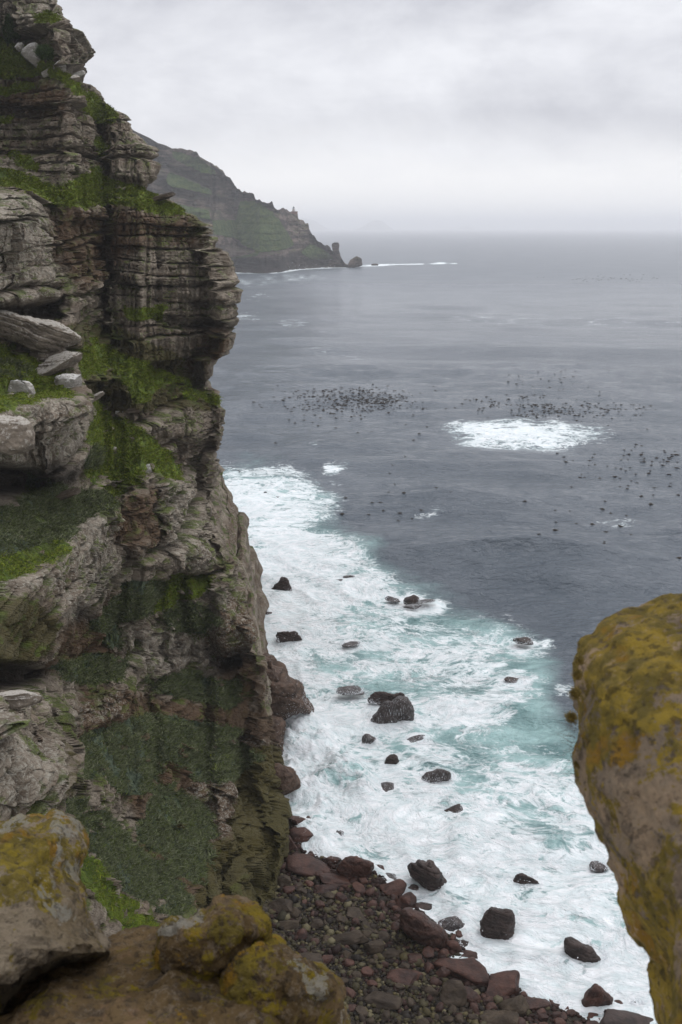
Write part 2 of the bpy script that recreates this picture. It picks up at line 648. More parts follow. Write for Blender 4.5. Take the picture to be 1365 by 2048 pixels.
# ================================================================== THE NEAR CLIFF
EDGE = [(-80, 100), (-40, 104), (0, 111), (18, 118), (35, 122), (42, 134), (55, 138), (62, 155), (75, 165), (88, 178), (105, 186), (115, 184),
        (127, 174), (131, 142), (140, 150), (152, 160), (162, 172), (172, 190), (185, 205), (200, 215), (212, 225), (222, 241), (230, 256),
        (248, 271), (262, 275), (275, 291), (290, 303), (293, 318), (301, 326), (330, 325), (350, 318), (366, 305), (372, 288), (382, 292), (387, 310),
        (392, 335), (403, 352), (415, 361), (430, 385), (445, 406), (450, 428), (480, 440), (495, 443), (505, 460), (525, 470), (545, 473),
        (560, 484), (582, 484), (605, 477), (625, 480), (650, 475), (656, 465), (690, 463), (715, 459), (735, 450), (750, 446), (763, 436), (776, 440),
        (795, 438), (812, 438), (820, 448), (835, 445), (850, 443), (880, 440), (892, 436), (910, 440), (940, 448), (950, 452), (970, 446),
        (982, 434), (1000, 430), (1030, 435), (1060, 445), (1072, 456), (1100, 463), (1122, 483), (1150, 491), (1170, 500), (1200, 502),
        (1230, 505), (1255, 514), (1280, 515), (1298, 500), (1306, 506), (1312, 530), (1330, 538), (1380, 545), (1430, 551), (1460, 560), (1500, 565),
        (1560, 570), (1600, 566), (1630, 575), (1680, 577), (1720, 568), (1750, 560), (1780, 551), (1840, 546), (1900, 548), (2000, 545)]

CTRL = [(545, 1870, 71), (560, 1750, 79), (575, 1650, 88), (568, 1560, 97), (545, 1400, 104), (515, 1280, 105), (500, 1180, 112),
        (440, 1010, 120), (445, 850, 126), (440, 770, 130), (465, 700, 130), (484, 570, 130), (430, 450, 136), (350, 400, 143),
        (325, 320, 145), (270, 250, 152), (186, 105, 158), (115, 0, 162), (350, 1830, 65), (250, 1800, 59), (180, 1700, 58), (130, 1600, 57),
        (250, 1550, 73), (400, 1600, 85), (450, 1500, 93), (300, 1450, 84), (150, 1480, 66), (60, 1550, 49), (0, 1550, 47), (0, 1420, 51),
        (100, 1330, 72), (250, 1320, 88), (400, 1350, 99), (200, 1220, 84), (350, 1200, 100), (420, 1100, 108), (250, 1080, 93),
        (100, 1150, 71), (0, 1200, 59), (0, 1100, 63), (100, 1040, 80), (0, 980, 76), (200, 960, 97), (330, 950, 108), (100, 850, 88),
        (0, 850, 81), (250, 820, 109), (0, 700, 91), (100, 720, 98), (200, 700, 113), (350, 760, 124), (250, 600, 123), (100, 560, 117),
        (0, 500, 98), (0, 420, 101), (250, 430, 129), (100, 430, 126), (0, 360, 122), (150, 350, 135), (0, 250, 140), (150, 250, 145),
        (0, 100, 148), (80, 80, 153), (0, 0, 151), (560, 1980, 67), (200, 1960, 52), (0, 1800, 44), (0, 1960, 40), (400, 1950, 60)]

GRASS_P = [
    [(200, 800), (262, 838), (330, 900), (372, 944), (330, 958), (262, 950), (200, 930), (176, 880)], [(400, 776), (436, 790), (430, 806), (360, 800)],
    [(-60, 62), (20, 82), (60, 98), (95, 120), (120, 132), (150, 146), (205, 192), (228, 214), (236, 232), (225, 243), (190, 238), (160, 205), (125, 172), (95, 152), (60, 148), (30, 150), (-60, 146)],
    [(-60, 168), (60, 168), (62, 184), (-60, 190)], [(0, 225), (24, 222), (26, 246), (0, 248)],
    [(178, 274), (200, 270), (212, 285), (216, 314), (196, 312), (180, 295)], [(186, 332), (206, 336), (216, 362), (196, 356)],
    [(15, 300), (40, 306), (84, 330), (82, 342), (50, 336), (16, 318)],
    [(-60, 336), (40, 346), (66, 350), (92, 368), (130, 366), (180, 344), (228, 352), (260, 368), (292, 380), (340, 410), (382, 426), (372, 434), (320, 428), (270, 416), (200, 412), (130, 412), (86, 408), (60, 386), (-60, 366)],
    [(164, 662), (190, 682), (250, 714), (300, 732), (350, 748), (404, 772), (384, 778), (330, 772), (300, 800), (276, 802), (262, 770), (230, 745), (186, 742), (160, 760), (150, 720)],
    [(178, 790), (205, 820), (240, 832), (290, 872), (330, 916), (350, 944), (320, 950), (280, 958), (250, 984), (205, 1002), (190, 970), (168, 950), (188, 900), (198, 860)],
    [(-60, 676), (30, 690), (60, 724), (112, 752), (126, 790), (90, 792), (44, 812), (-60, 832)],
    [(-60, 1112), (60, 1104), (100, 1090), (150, 1088), (148, 1106), (100, 1130), (60, 1150), (-60, 1182)],
    [(330, 1146), (392, 1148), (436, 1152), (420, 1180), (360, 1206), (300, 1226), (310, 1186)],
    [(410, 1510), (444, 1502), (466, 1514), (450, 1540), (416, 1540)],
    [(160, 1660), (200, 1740), (250, 1784), (300, 1826), (330, 1850), (320, 1900), (250, 1900), (200, 1840), (160, 1760)],
    [(95, 20), (108, 40), (96, 52), (70, 34)], [(200, 1000), (240, 995), (226, 1012), (190, 1030)],
    [(246, 600), (300, 620), (340, 610), (330, 640), (260, 640)],
]
TEAL_P = [
    [(326, 1500), (400, 1480), (500, 1490), (520, 1520), (470, 1560), (380, 1560)],
    [(300, 1572), (350, 1560), (420, 1640), (440, 1700), (400, 1770), (340, 1740), (290, 1670)], [(330, 1216), (400, 1206), (440, 1230), (400, 1262), (330, 1260)],
    [(56, 942), (110, 962), (160, 984), (216, 986), (240, 1000), (210, 1022), (170, 1044), (146, 1078), (96, 1096), (40, 1108), (-60, 1120), (-60, 1024), (30, 1010), (60, 980)],
    [(240, 1160), (300, 1152), (330, 1160), (300, 1200), (290, 1234), (250, 1254), (186, 1266), (200, 1226), (236, 1190)],
    [(116, 1336), (200, 1306), (262, 1320), (250, 1342), (200, 1364), (150, 1366)], [(290, 1350), (400, 1344), (470, 1376), (440, 1410), (400, 1400), (330, 1384)],
    [(160, 1480), (244, 1444), (310, 1430), (400, 1438), (486, 1462), (440, 1480), (360, 1490), (326, 1530), (300, 1584), (250, 1590), (200, 1560), (150, 1550)],
    [(100, 1592), (176, 1590), (230, 1640), (290, 1700), (340, 1740), (382, 1790), (350, 1836), (320, 1822), (250, 1780), (206, 1740), (166, 1670)],
    [(-60, 700), (20, 712), (54, 736), (30, 760), (-60, 744)], [(180, 890), (205, 900), (196, 940), (168, 936)],
    [(430, 1370), (470, 1350), (490, 1400), (450, 1420)], [(210, 1230), (260, 1240), (250, 1300), (210, 1290)],
]
MOSS_P = [
    [(120, 640), (230, 650), (330, 700), (430, 760), (420, 820), (330, 820), (250, 830), (170, 800), (150, 700)],
    [(282, 384), (330, 386), (362, 412), (340, 416), (300, 402)],
    [(-60, 1180), (60, 1200), (110, 1240), (90, 1300), (30, 1330), (-60, 1340)],
    [(80, 1450), (150, 1500), (150, 1590), (100, 1590), (90, 1500)],
    [(480, 1500), (566, 1480), (572, 1700), (545, 1820), (430, 1850), (380, 1800), (440, 1700)],
    [(340, 415), (432, 450), (440, 490), (380, 470)],
]
WHITE_P = [
    [(150, 180), (210, 190), (225, 225), (190, 230)], [(110, 130), (150, 200), (120, 190), (100, 150)], [(-60, 378), (60, 380), (112, 440), (112, 600), (-60, 610)],
    [(320, 960), (412, 944), (416, 1000), (402, 1060), (434, 1130), (400, 1146), (330, 1140)], [(130, 1060), (215, 1010), (244, 1040), (250, 1160), (160, 1240), (100, 1240), (120, 1120)],
    [(-60, 1160), (110, 1130), (120, 1170), (-60, 1220)], [(-60, 1376), (80, 1380), (90, 1420), (-60, 1440)], [(-60, 1440), (80, 1480), (110, 1610), (-60, 1640)],
    [(400, 1180), (470, 1160), (510, 1260), (440, 1290)], [(-60, 780), (100, 770), (190, 850), (180, 910), (100, 950), (-60, 930)],
    [(-60, 0), (110, 0), (110, 60), (-60, 60)], [(400, 1440), (560, 1490), (565, 1650), (450, 1700), (370, 1600)], [(250, 1260), (500, 1180), (520, 1300), (400, 1340), (240, 1340)], [(130, 1420), (240, 1370), (250, 1440), (160, 1470)],
]
BROWN_P = [
    [(80, 412), (300, 416), (420, 450), (430, 500), (300, 480), (200, 560), (150, 620), (110, 500)], [(200, 1010), (330, 960), (330, 1100), (250, 1100)],
    [(90, 1260), (200, 1220), (260, 1300), (100, 1360)], [(160, 1360), (560, 1420), (570, 1700), (400, 1760), (250, 1600), (150, 1500)],
    [(400, 640), (460, 660), (450, 760), (380, 740)], [(0, 150), (110, 150), (150, 240), (0, 240)], [(500, 1150), (380, 1250), (460, 1400), (540, 1400)],
]
DARK_P = [  # caves, undercuts and clefts: their shade painted into the rock tint
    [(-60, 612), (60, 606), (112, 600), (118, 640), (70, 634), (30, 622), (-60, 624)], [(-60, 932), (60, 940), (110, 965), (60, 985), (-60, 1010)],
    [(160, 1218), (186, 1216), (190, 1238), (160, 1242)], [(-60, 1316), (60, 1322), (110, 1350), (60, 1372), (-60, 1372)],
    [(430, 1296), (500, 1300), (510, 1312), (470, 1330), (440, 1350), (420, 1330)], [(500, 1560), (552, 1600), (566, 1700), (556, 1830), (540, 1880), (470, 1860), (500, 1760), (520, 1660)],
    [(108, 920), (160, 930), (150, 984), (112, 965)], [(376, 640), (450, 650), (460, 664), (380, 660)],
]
# masses that stand proud of (+) or lie back from (-) the general face: outline, metres, edge softness in raster cells
BLOCKS = [
    ([(-60, 378), (34, 380), (64, 392), (80, 405), (84, 430), (108, 470), (112, 540), (108, 596), (60, 612), (-60, 614)], 9, 3),
    ([(-60, 616), (60, 612), (110, 600), (135, 636), (60, 640), (-60, 632)], -5, 2),
    ([(-60, 800), (60, 796), (84, 790), (140, 784), (186, 840), (190, 870), (176, 916), (118, 960), (90, 944), (-60, 930)], 8, 3),
    ([(-60, 934), (90, 948), (112, 962), (60, 985), (-60, 990)], -6, 3),
    ([(322, 962), (410, 944), (416, 1000), (402, 1056), (434, 1134), (398, 1147), (340, 1140), (326, 1080)], 5, 2),
    ([(212, 1014), (300, 975), (322, 965), (320, 1090), (340, 1140), (270, 1120)], 2.5, 2),
    ([(130, 1075), (212, 1012), (240, 1030), (252, 1150), (226, 1166), (160, 1226), (156, 1280), (100, 1330), (-60, 1330), (-60, 1170), (40, 1160), (100, 1130)], 6, 3),
    ([(-60, 1330), (60, 1330), (110, 1345), (60, 1374), (-60, 1376)], -7, 3),
    ([(-60, 1376), (76, 1380), (96, 1440), (150, 1494), (154, 1556), (116, 1600), (112, 1660), (-60, 1660)], 8, 3),
    ([(200, 288), (320, 290), (328, 330), (316, 356), (290, 366), (230, 350), (210, 320)], 3, 2),
    ([(60, 28), (140, 40), (188, 100), (178, 128), (140, 130), (90, 124), (60, 100)], 3, 2),
    ([(420, 1296), (505, 1300), (514, 1312), (470, 1330), (430, 1350)], -6, 3),
    ([(400, 640), (478, 650), (470, 662), (380, 660), (300, 640), (300, 630)], -2.2, 1),
    ([(376, 600), (480, 606), (476, 618), (380, 612)], -1.5, 1),
    ([(506, 1560), (530, 1600), (540, 1700), (528, 1850), (506, 1850), (512, 1700)], -3.5, 3), ([(452, 1640), (470, 1640), (474, 1760), (462, 1850), (446, 1850), (452, 1740)], -2.5, 3),
    ([(408, 1700), (420, 1690), (424, 1780), (412, 1850), (400, 1850)], -3, 2), ([(478, 1480), (500, 1470), (506, 1560), (490, 1640), (474, 1600)], -3, 2),
    ([(370, 1160), (440, 1150), (512, 1180), (520, 1280), (440, 1296), (380, 1250)], 4, 3),
    ([(100, 540), (112, 540), (118, 600), (104, 604)], -3, 1), ([(154, 540), (168, 540), (168, 556), (154, 556)], -3, 1),
    ([(280, 1330), (310, 1290), (320, 1350), (290, 1360)], 2, 2), ([(130, 1420), (240, 1372), (250, 1436), (160, 1478)], 3, 2),
    ([(400, 420), (440, 440), (444, 500), (400, 490)], 1.5, 2), ([(180, 744), (262, 745), (270, 790), (190, 782)], 3, 2),
    ([(290, 780), (350, 765), (430, 790), (440, 880), (330, 880), (290, 830)], 3, 3),
]


def tps(ctrl):
    C = np.array(ctrl, float)
    X = C[:, :2] / 500.0
    v = np.log(C[:, 2])
    n = len(X)
    d = np.linalg.norm(X[:, None] - X[None], axis=2)
    K = np.where(d > 0, d * d * np.log(d + 1e-9), 0) + np.eye(n) * 2e-3
    Pm = np.concatenate([np.ones((n, 1)), X], 1)
    A = np.zeros((n + 3, n + 3))
    A[:n, :n] = K
    A[:n, n:] = Pm
    A[n:, :n] = Pm.T
    s = np.linalg.solve(A, np.concatenate([v, np.zeros(3)]))

    def f(px, py):
        qx, qy = px / 500.0, py / 500.0
        r = s[n] + s[n + 1] * qx + s[n + 2] * qy
        for i in range(n):
            dd = (qx - X[i, 0]) ** 2 + (qy - X[i, 1]) ** 2
            r = r + s[i] * 0.5 * dd * np.log(dd + 1e-12)
        return np.exp(r)
    return f


# raster over the photographed area of the cliff: attributes and forward distance
RX0, RX1, RY0, RY1, RS = -100, 660, -90, 2010, 2
rx = np.arange(RX0, RX1, RS, dtype=float)
ry = np.arange(RY0, RY1, RS, dtype=float)
GX, GY = np.meshgrid(rx, ry)
P2 = np.stack([GX, GY, GX * 0], -1)
WX = GX + 9 * fbm(P2, 1 / 60, 3, 41) + 4 * fbm(P2, 1 / 14, 2, 43)
WY = GY + 6 * fbm(P2, 1 / 60, 3, 42) + 3 * fbm(P2, 1 / 14, 2, 44)


def mask(polys, soft, wob=True):
    m = np.zeros(GX.shape)
    for p in polys:
        m = np.maximum(m, in_poly(WX if wob else GX, WY if wob else GY, p).astype(float))
    return blur(m, soft)


R_G, R_T, R_M = mask(GRASS_P, 2), mask(TEAL_P, 2), mask(MOSS_P, 6)
_hole = fbm(P2, 1 / 22, 4, 47, 0.6)
R_G = R_G * sstep(_hole, -0.80, -0.55)
R_T = R_T * sstep(_hole, 0.85, 0.62)
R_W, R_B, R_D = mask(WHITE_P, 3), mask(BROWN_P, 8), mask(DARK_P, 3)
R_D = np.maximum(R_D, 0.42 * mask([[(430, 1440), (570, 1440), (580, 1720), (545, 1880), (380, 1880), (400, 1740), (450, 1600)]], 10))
R_M = np.maximum(R_M, 0.7 * mask([[(300, 1560), (400, 1600), (430, 1700), (400, 1800), (340, 1740), (280, 1680)]], 8))
R_B = np.maximum(R_B, mask([[(280, 1540), (420, 1560), (450, 1700), (400, 1840), (300, 1760)]], 6))
# steepness -> integrate the distance up each column
kk = 0.06 + 1.15 * R_G + 0.85 * R_T - 0.25 * R_D
_, SS = rays(GX, GY)
lnD = np.zeros(GX.shape)
for i in range(len(ry) - 2, -1, -1):
    ds = SS[i] - SS[i + 1]
    lnD[i] = lnD[i + 1] + kk[i] * ds / np.maximum(1 - kk[i] * SS[i], 0.3)
hp = lnD - blur(lnD, 26, 30)
low = tps(CTRL)(GX[::4, ::4], GY[::4, ::4])
low = bilinear(low, (GX - RX0) / RS / 4, (GY - RY0) / RS / 4)
RD = low * np.exp(hp * 1.15)
for poly, dm, soft in BLOCKS:
    mk = in_poly(WX * 0.5 + GX * 0.5, WY * 0.5 + GY * 0.5, poly).astype(float)
    RD = RD - dm * blur(mk, soft)
RD = np.maximum(RD, 20)


def rsamp(A, px, py):
    return bilinear(A, (px - RX0) / RS, (py - RY0) / RS)


def worley(x, y, z, seed):
    """cell hash and distance between the two nearest cell centres"""
    fx, fy, fz = np.floor(x), np.floor(y), np.floor(z)
    f1 = np.full(x.shape, 9.0, np.float32)
    f2 = np.full(x.shape, 9.0, np.float32)
    idh = np.zeros(x.shape, np.float32)
    for a in (-1, 0, 1):
        for b in (-1, 0, 1):
            for c in (-1, 0, 1):
                ix, iy, iz = (fx + a).astype(np.int64), (fy + b).astype(np.int64), (fz + c).astype(np.int64)
                h1, h2, h3 = _h(ix, iy, iz, seed), _h(ix, iy, iz, seed + 1), _h(ix, iy, iz, seed + 2)
                d = np.sqrt((ix + h1 - x) ** 2 + (iy + h2 - y) ** 2 + (iz + h3 - z) ** 2).astype(np.float32)
                near = d < f1
                f2 = np.where(near, f1, np.minimum(f2, d))
                idh = np.where(near, _h(ix, iy, iz, seed + 3), idh)
                f1 = np.where(near, d, f1)
    return idh, f2 - f1


def strata(P):
    """layered, jointed relief in metres at world points P; beds run across the view, so depth barely enters"""
    x, y, z = P[..., 0], P[..., 1], P[..., 2]
    Q = np.stack([x, y * 0.45, z], -1)
    low = sstep(-z, -48, -22)
    zz = z + 0.05 * x + 0.60 * fbm(Q, 1 / 24, 2, 3) + 0.16 * fbm(Q, 1 / 4, 2, 5) - low * 0.20 * (x + 0.3 * y + 20)
    st = 0.65 * x + 0.70 * y + 1.0 * fbm(Q, 1 / 8, 2, 9)
    d = np.zeros(x.shape)
    local = 1.0
    gz = np.maximum(np.abs(np.gradient(zz, axis=0)), np.abs(np.gradient(zz, axis=1)))
    gp = np.maximum(np.linalg.norm(np.gradient(P, axis=0), axis=-1), np.linalg.norm(np.gradient(P, axis=1), axis=-1))
    gs = np.maximum(np.abs(np.gradient(st, axis=0)), np.abs(np.gradient(st, axis=1)))
    for (T, L, amp, gw, sd) in ((5.2, 9.0, 1.5, 0.17, 1), (2.1, 4.6, 0.95, 0.12, 21), (0.80, 2.4, 0.36, 0.07, 51), (0.33, 1.5, 0.14, 0.05, 71)):
        t = zz / T + 0.22 * vnoise(st / (L * 1.4), zz * 0, zz * 0, sd)
        t = t + 0.22 * np.sin(t * 2.1 + sd)            # beds of unequal thickness
        li = np.floor(t)
        ft = t - li
        w = 0.5 + 1.1 * hash1(li, sd + 2)
        sb = st / (L * w) + hash1(li, sd + 1) * 17 + 0.10 * (ft - 0.5) * (hash1(li, sd + 8) - 0.5) * 3
        bi = np.floor(sb)
        fb = sb - bi
        off = (hash1(li, sd + 3) - 0.5) * 1.3 + (hash2(li, bi, sd + 4) - 0.5) * 0.8
        e1 = np.minimum(ft, 1 - ft) * T
        e2 = np.minimum(fb, 1 - fb) * L * w
        has = hash2(li, bi, sd + 5) > 0.45
        gro = np.exp(-(e1 / gw) ** 2) * (0.5 + 1.6 * hash1(li, sd + 6)) + 0.8 * has * np.exp(-(e2 / gw) ** 2)
        fine = sstep(-gz / T, -0.40, -0.18) * sstep(-gs / L, -0.40, -0.18)      # no beds finer than the surface can carry
        d = d + fine * local * (amp * off - amp * 0.75 * gro)
        # some blocks stay massive, others break into thin beds
        local = local * np.where(hash2(li, bi, sd + 7) > 0.42, 1.0, 0.35)
    d = d + 0.6 * fbm(Q, 1 / 7, 3, 15) + 0.16 * fbm(P, 1 / 1.2, 4, 16, 0.6) + low * 0.9 * fbm(P, 1 / 6.5, 3, 18, 0.6)
    wx, wy, wz = x + 0.5 * fbm(P, 0.5, 2, 61), y, z - 0.25 * x + 0.4 * fbm(P, 0.5, 2, 62)
    for (cs, cz, amp, sd) in ((3.4, 1.7, 1.25, 201), (1.3, 0.65, 0.42, 221)):
        ih, e = worley(wx / cs, wy / cs, wz / cz, sd)
        ok_ = sstep(-gp / cs, -0.45, -0.15)
        d = d + ok_ * (0.22 + 0.38 * low) * amp * ((ih - 0.5) * 1.2 - 0.9 * np.exp(-(e / 0.07) ** 2))
    return d


def build_cliff():
    step = 1.5
    pys = np.arange(-80, 2080, step)
    ex = np.interp(pys, [e[0] for e in EDGE], [e[1] for e in EDGE])
    nc, nw = 390, 40
    u = np.linspace(0, 1, nc)
    px = -90 + (ex[:, None] + 90) * u[None]
    py = np.repeat(pys[:, None], nc, 1)
    D = rsamp(RD, px, py)
    # the face rounds away towards the seaward edge
    de = np.clip((ex[:, None] - px) / 34.0, 0, 1)
    D = D + 5.5 * (1 - np.sqrt(np.clip(1 - (1 - de) ** 2.2, 0, 1)))
    P = at_depth(px, py, D)
    # hidden side going back from the edge
    k = np.arange(1, nw + 1) / nw
    last = P[:, -1:]
    go = 60 * k[None] ** 1.8
    ax, sz_ = rays(px[:, -1], py[:, -1])
    back = last + np.stack([ax[:, None] * go - 3.5 * k[None], go + 0 * ax[:, None], np.minimum(sz_[:, None], 0) * 0.0 * go], -1)
    P = np.concatenate([P, back], 1)
    n_all = nc + nw
    rep = lambda A: np.concatenate([A, np.repeat(A[:, -1:], nw, 1)], 1)
    g, t, mo = (rep(rsamp(A, px, py)) for A in (R_G, R_T, R_M))
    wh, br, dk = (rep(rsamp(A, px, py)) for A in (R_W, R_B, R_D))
    pyy = rep(py)
    veg = np.clip(g + t, 0, 1)
    s = strata(P)
    s = s * (0.30 + 0.70 * (1 - veg)) * np.clip(P[..., 1] / 110, 0.6, 1.2) * (1 + 0.25 * sstep(pyy, 1380, 1520))
    # beds stand out towards the viewer's side of the coast, and out to sea along the rim
    S = np.stack([blur(P[..., i], 26, 26) for i in range(3)], -1)
    N = np.cross(np.gradient(S, axis=1), np.gradient(S, axis=0))
    if (N[:, :nc] * (np.array([0, 0, EYE]) - P[:, :nc])).sum(-1).mean() < 0:
        N = -N
    N[..., 2] = 0
    N /= np.linalg.norm(N, axis=-1, keepdims=True) + 1e-9
    N = N + np.array([0.0, -0.25, 0])
    N /= np.linalg.norm(N, axis=-1, keepdims=True) + 1e-9
    edge = np.concatenate([np.clip((ex[:, None] - px) / 40.0, 0, 1), np.zeros((len(pys), nw))], 1)
    s = s * (0.6 + 0.4 * edge) - (0.25 + 0.9 * np.exp(-((pyy - 1080) / 130) ** 2)) * (1 - edge)
    hum = 0.22 * fbm(P, 1 / 1.3, 4, 31, 0.6) + 0.45 * fbm(P, 1 / 4.5, 2, 33)
    Q = P + N * s[..., None]
    Q[..., 2] += veg * hum
    ob = mesh_obj('cliff', Q.reshape(-1, 3), grid_faces(len(pys), n_all), M_CLIFF,
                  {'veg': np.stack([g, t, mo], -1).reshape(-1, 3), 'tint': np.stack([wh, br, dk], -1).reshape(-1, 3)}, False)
    tag(ob, 'layered grey brown sandstone cliff with grassy ledges dropping to the surf', kind='structure')
    return Q, g, t, nc


CQ, CG, CT, CNC = build_cliff()


# ------------------------------------------------------------------ turf and low shrubs growing on the cliff
def blades(points, h0, h1, wid, lean, cols, seed, per=3):
    rng = np.random.default_rng(seed)
    n = len(points) * per
    B = np.repeat(points, per, 0) + rng.normal(0, 1.6 * (wid if np.isscalar(wid) else 0.1), (n, 3)) * (1, 1, 0.3)
    far = np.clip(np.repeat(points[:, 1], per, 0) / 100.0, 0.42, 1.3) if wid > 0.03 and len(points) > 10000 else np.ones(n)
    h = rng.uniform(h0, h1, n) * far
    wid = wid * far
    a = rng.uniform(0, 2 * np.pi, n)
    side = np.stack([np.cos(a), np.sin(a), 0 * a], -1) * (wid * rng.uniform(0.6, 1.3, n))[:, None]
    tip = B + np.stack([rng.normal(lean[0], 0.9, n) * h, rng.normal(lean[1], 0.9, n) * h, h * 0.7], -1)
    V = np.stack([B - side, B + side, tip], 1).reshape(-1, 3)
    F = np.arange(n * 3).reshape(-1, 3)
    c = np.array(cols)[rng.integers(0, len(cols), n)] * rng.uniform(0.85, 1.15, (n, 1))
    return V, F, np.repeat(c, 3, 0)


def scatter(maskA, thr, count, seed):
    rng = np.random.default_rng(seed)
    A = maskA[:-1, :CNC - 1]
    a, b, c = CQ[:-1, :CNC - 1], CQ[:-1, 1:CNC], CQ[1:, :CNC - 1]
    nrm = np.cross(b - a, c - a)
    area = np.linalg.norm(nrm, axis=-1)
    w = sstep(A, thr - 0.35, thr + 0.2) * np.minimum(area, 1.5) ** 0.5
    nz = fbm(a, 1 / 2.2, 3, seed)
    w = w * sstep(nz, -0.75, -0.15)
    w = w.ravel() / w.sum()
    idx = rng.choice(len(w), count, p=w)
    uv = rng.random((count, 2, 1))
    A0, B0, C0 = (t.reshape(-1, 3)[idx] for t in (a, b, c))
    return A0 + (B0 - A0) * uv[:, 0] + (C0 - A0) * uv[:, 1]


V, F, C = blades(scatter(CG, 0.55, 85000, 11), 0.08, 0.24, 0.060, (0.25, -0.1),
                 [(0.105, 0.150, 0.010), (0.135, 0.180, 0.012), (0.085, 0.120, 0.008), (0.165, 0.195, 0.016), (0.125, 0.120, 0.030)], 12)
tag(mesh_obj('grass', V, F, M_GRASS, {'col': C}, False), 'bright green turf covering the ledges of the cliff', kind='stuff')
V, F, C = blades(scatter(CT, 0.5, 95000, 13), 0.12, 0.36, 0.070, (0.4, 0.0),
                 [(0.082, 0.096, 0.044), (0.110, 0.122, 0.064), (0.056, 0.068, 0.028), (0.145, 0.155, 0.090), (0.075, 0.098, 0.018)], 14)
tag(mesh_obj('shrub_cover', V, F, M_GRASS, {'col': C}, False), 'low grey green shrubs matting the steep cliff slopes', kind='stuff')

# ================================================================== SEA
FOAM_P = [  # outline, foam density, softness (cells of 5 px)
    ([(400, 958), (470, 950), (540, 985), (620, 998), (684, 1008), (670, 1024), (610, 1040), (560, 1040), (600, 1062), (690, 1098), (716, 1130), (730, 1160), (760, 1190), (700, 1230), (560, 1260), (480, 1260), (400, 1100)], 0.93, 3),
    ([(420, 935), (560, 935), (690, 1005), (600, 1060), (720, 1085), (770, 1140), (800, 1180), (890, 1195), (860, 1225), (760, 1240), (560, 1260), (420, 1100)], 0.62, 3),
    ([(480, 1160), (740, 1180), (900, 1230), (1060, 1250), (1090, 1280), (1000, 1330), (1090, 1350), (1080, 1390), (960, 1400), (860, 1380), (700, 1370), (560, 1340), (500, 1260)], 0.52, 5),
    ([(480, 1160), (680, 1190), (680, 1290), (620, 1330), (700, 1380), (740, 1440), (780, 1500), (740, 1560), (500, 1600)], 0.88, 5),
    ([(820, 1390), (960, 1400), (1040, 1430), (960, 1450), (900, 1470), (820, 1450)], 0.86, 4),
    ([(760, 1440), (900, 1480), (1120, 1520), (1230, 1560), (1400, 1700), (1400, 1820), (700, 1800), (500, 1700), (560, 1500)], 0.60, 6),
    ([(540, 1500), (700, 1560), (860, 1600), (1020, 1650), (1180, 1680), (1400, 1760), (1500, 2140), (500, 2140), (500, 1600)], 0.83, 7),
    ([(560, 1640), (900, 1680), (1200, 1760), (1400, 1860), (1500, 2140), (600, 2140)], 0.90, 8),
    ([(950, 1350), (1020, 1336), (1086, 1356), (1080, 1372), (1000, 1380), (1060, 1400), (1040, 1424), (960, 1416)], 0.72, 2),
    ([(888, 866), (930, 856), (1000, 850), (1060, 850), (1150, 866), (1200, 876), (1110, 890), (1040, 895), (960, 894), (920, 884)], 0.90, 2),
    ([(870, 858), (1060, 842), (1250, 878), (1060, 902), (910, 892)], 0.58, 2),
    ([(654, 950), (664, 938), (690, 932), (686, 944), (668, 952)], 1.0, 1), ([(624, 901), (640, 898), (656, 900), (640, 903)], 0.75, 1),
    ([(640, 968), (700, 964), (690, 972), (620, 974)], 0.6, 1), ([(820, 1040), (880, 1020), (960, 1012), (990, 1022), (900, 1030), (830, 1050)], 0.22, 1),
    ([(1190, 1040), (1250, 1032), (1300, 1044), (1270, 1062), (1220, 1054)], 0.2, 1), ([(560, 640), (620, 644), (600, 652), (560, 648)], 0.5, 1),
    ([(500, 590), (560, 592), (540, 596), (480, 598)], 0.4, 1), ([(1020, 1270), (1090, 1262), (1110, 1280), (1060, 1296), (1020, 1288)], 0.66, 2),
    ([(1120, 1370), (1160, 1376), (1150, 1392), (1110, 1384)], 0.5, 1),
    ([(480, 556), (640, 548), (660, 556), (480, 570)], 0.42, 1), ([(480, 632), (530, 630), (520, 636), (470, 640)], 0.5, 1),
    ([(900, 620), (1365, 640), (1365, 660), (900, 650)], 0.14, 2), ([(620, 690), (760, 715), (740, 725), (600, 700)], 0.25, 2),
]
TEAL_S = [
    ([(400, 930), (560, 930), (700, 1000), (620, 1060), (740, 1080), (800, 1150), (900, 1200), (1010, 1240), (1110, 1262), (1130, 1320), (1100, 1400), (1180, 1450), (1400, 1500), (1500, 2140), (400, 2140)], 0.95, 8),
    ([(900, 860), (1180, 870), (1100, 892), (930, 886)], 0.5, 2), ([(440, 545), (780, 530), (780, 545), (440, 570)], 0.45, 2),
    ([(650, 940), (700, 935), (690, 960), (650, 960)], 0.6, 2),
]
SPRAY_P = [([(560, 1430), (610, 1420), (650, 1450), (680, 1520), (760, 1560), (740, 1600), (640, 1620), (560, 1620)], 1.0, 3),
           ([(560, 1600), (640, 1610), (700, 1680), (680, 1720), (600, 1700)], 0.6, 3)]
SX = np.arange(380, 1520, 4.0)
SY = np.arange(500, 2160, 4.0)
SGX, SGY = np.meshgrid(SX, SY)
SP2 = np.stack([SGX, SGY * 1.6, SGX * 0], -1)
SWX = SGX + 16 * fbm(SP2, 1 / 70, 3, 61) + 7 * fbm(SP2, 1 / 18, 2, 62)
SWY = SGY + (7 * fbm(SP2, 1 / 70, 3, 63) + 3 * fbm(SP2, 1 / 18, 2, 64)) * sstep(SGY, 560, 1000)


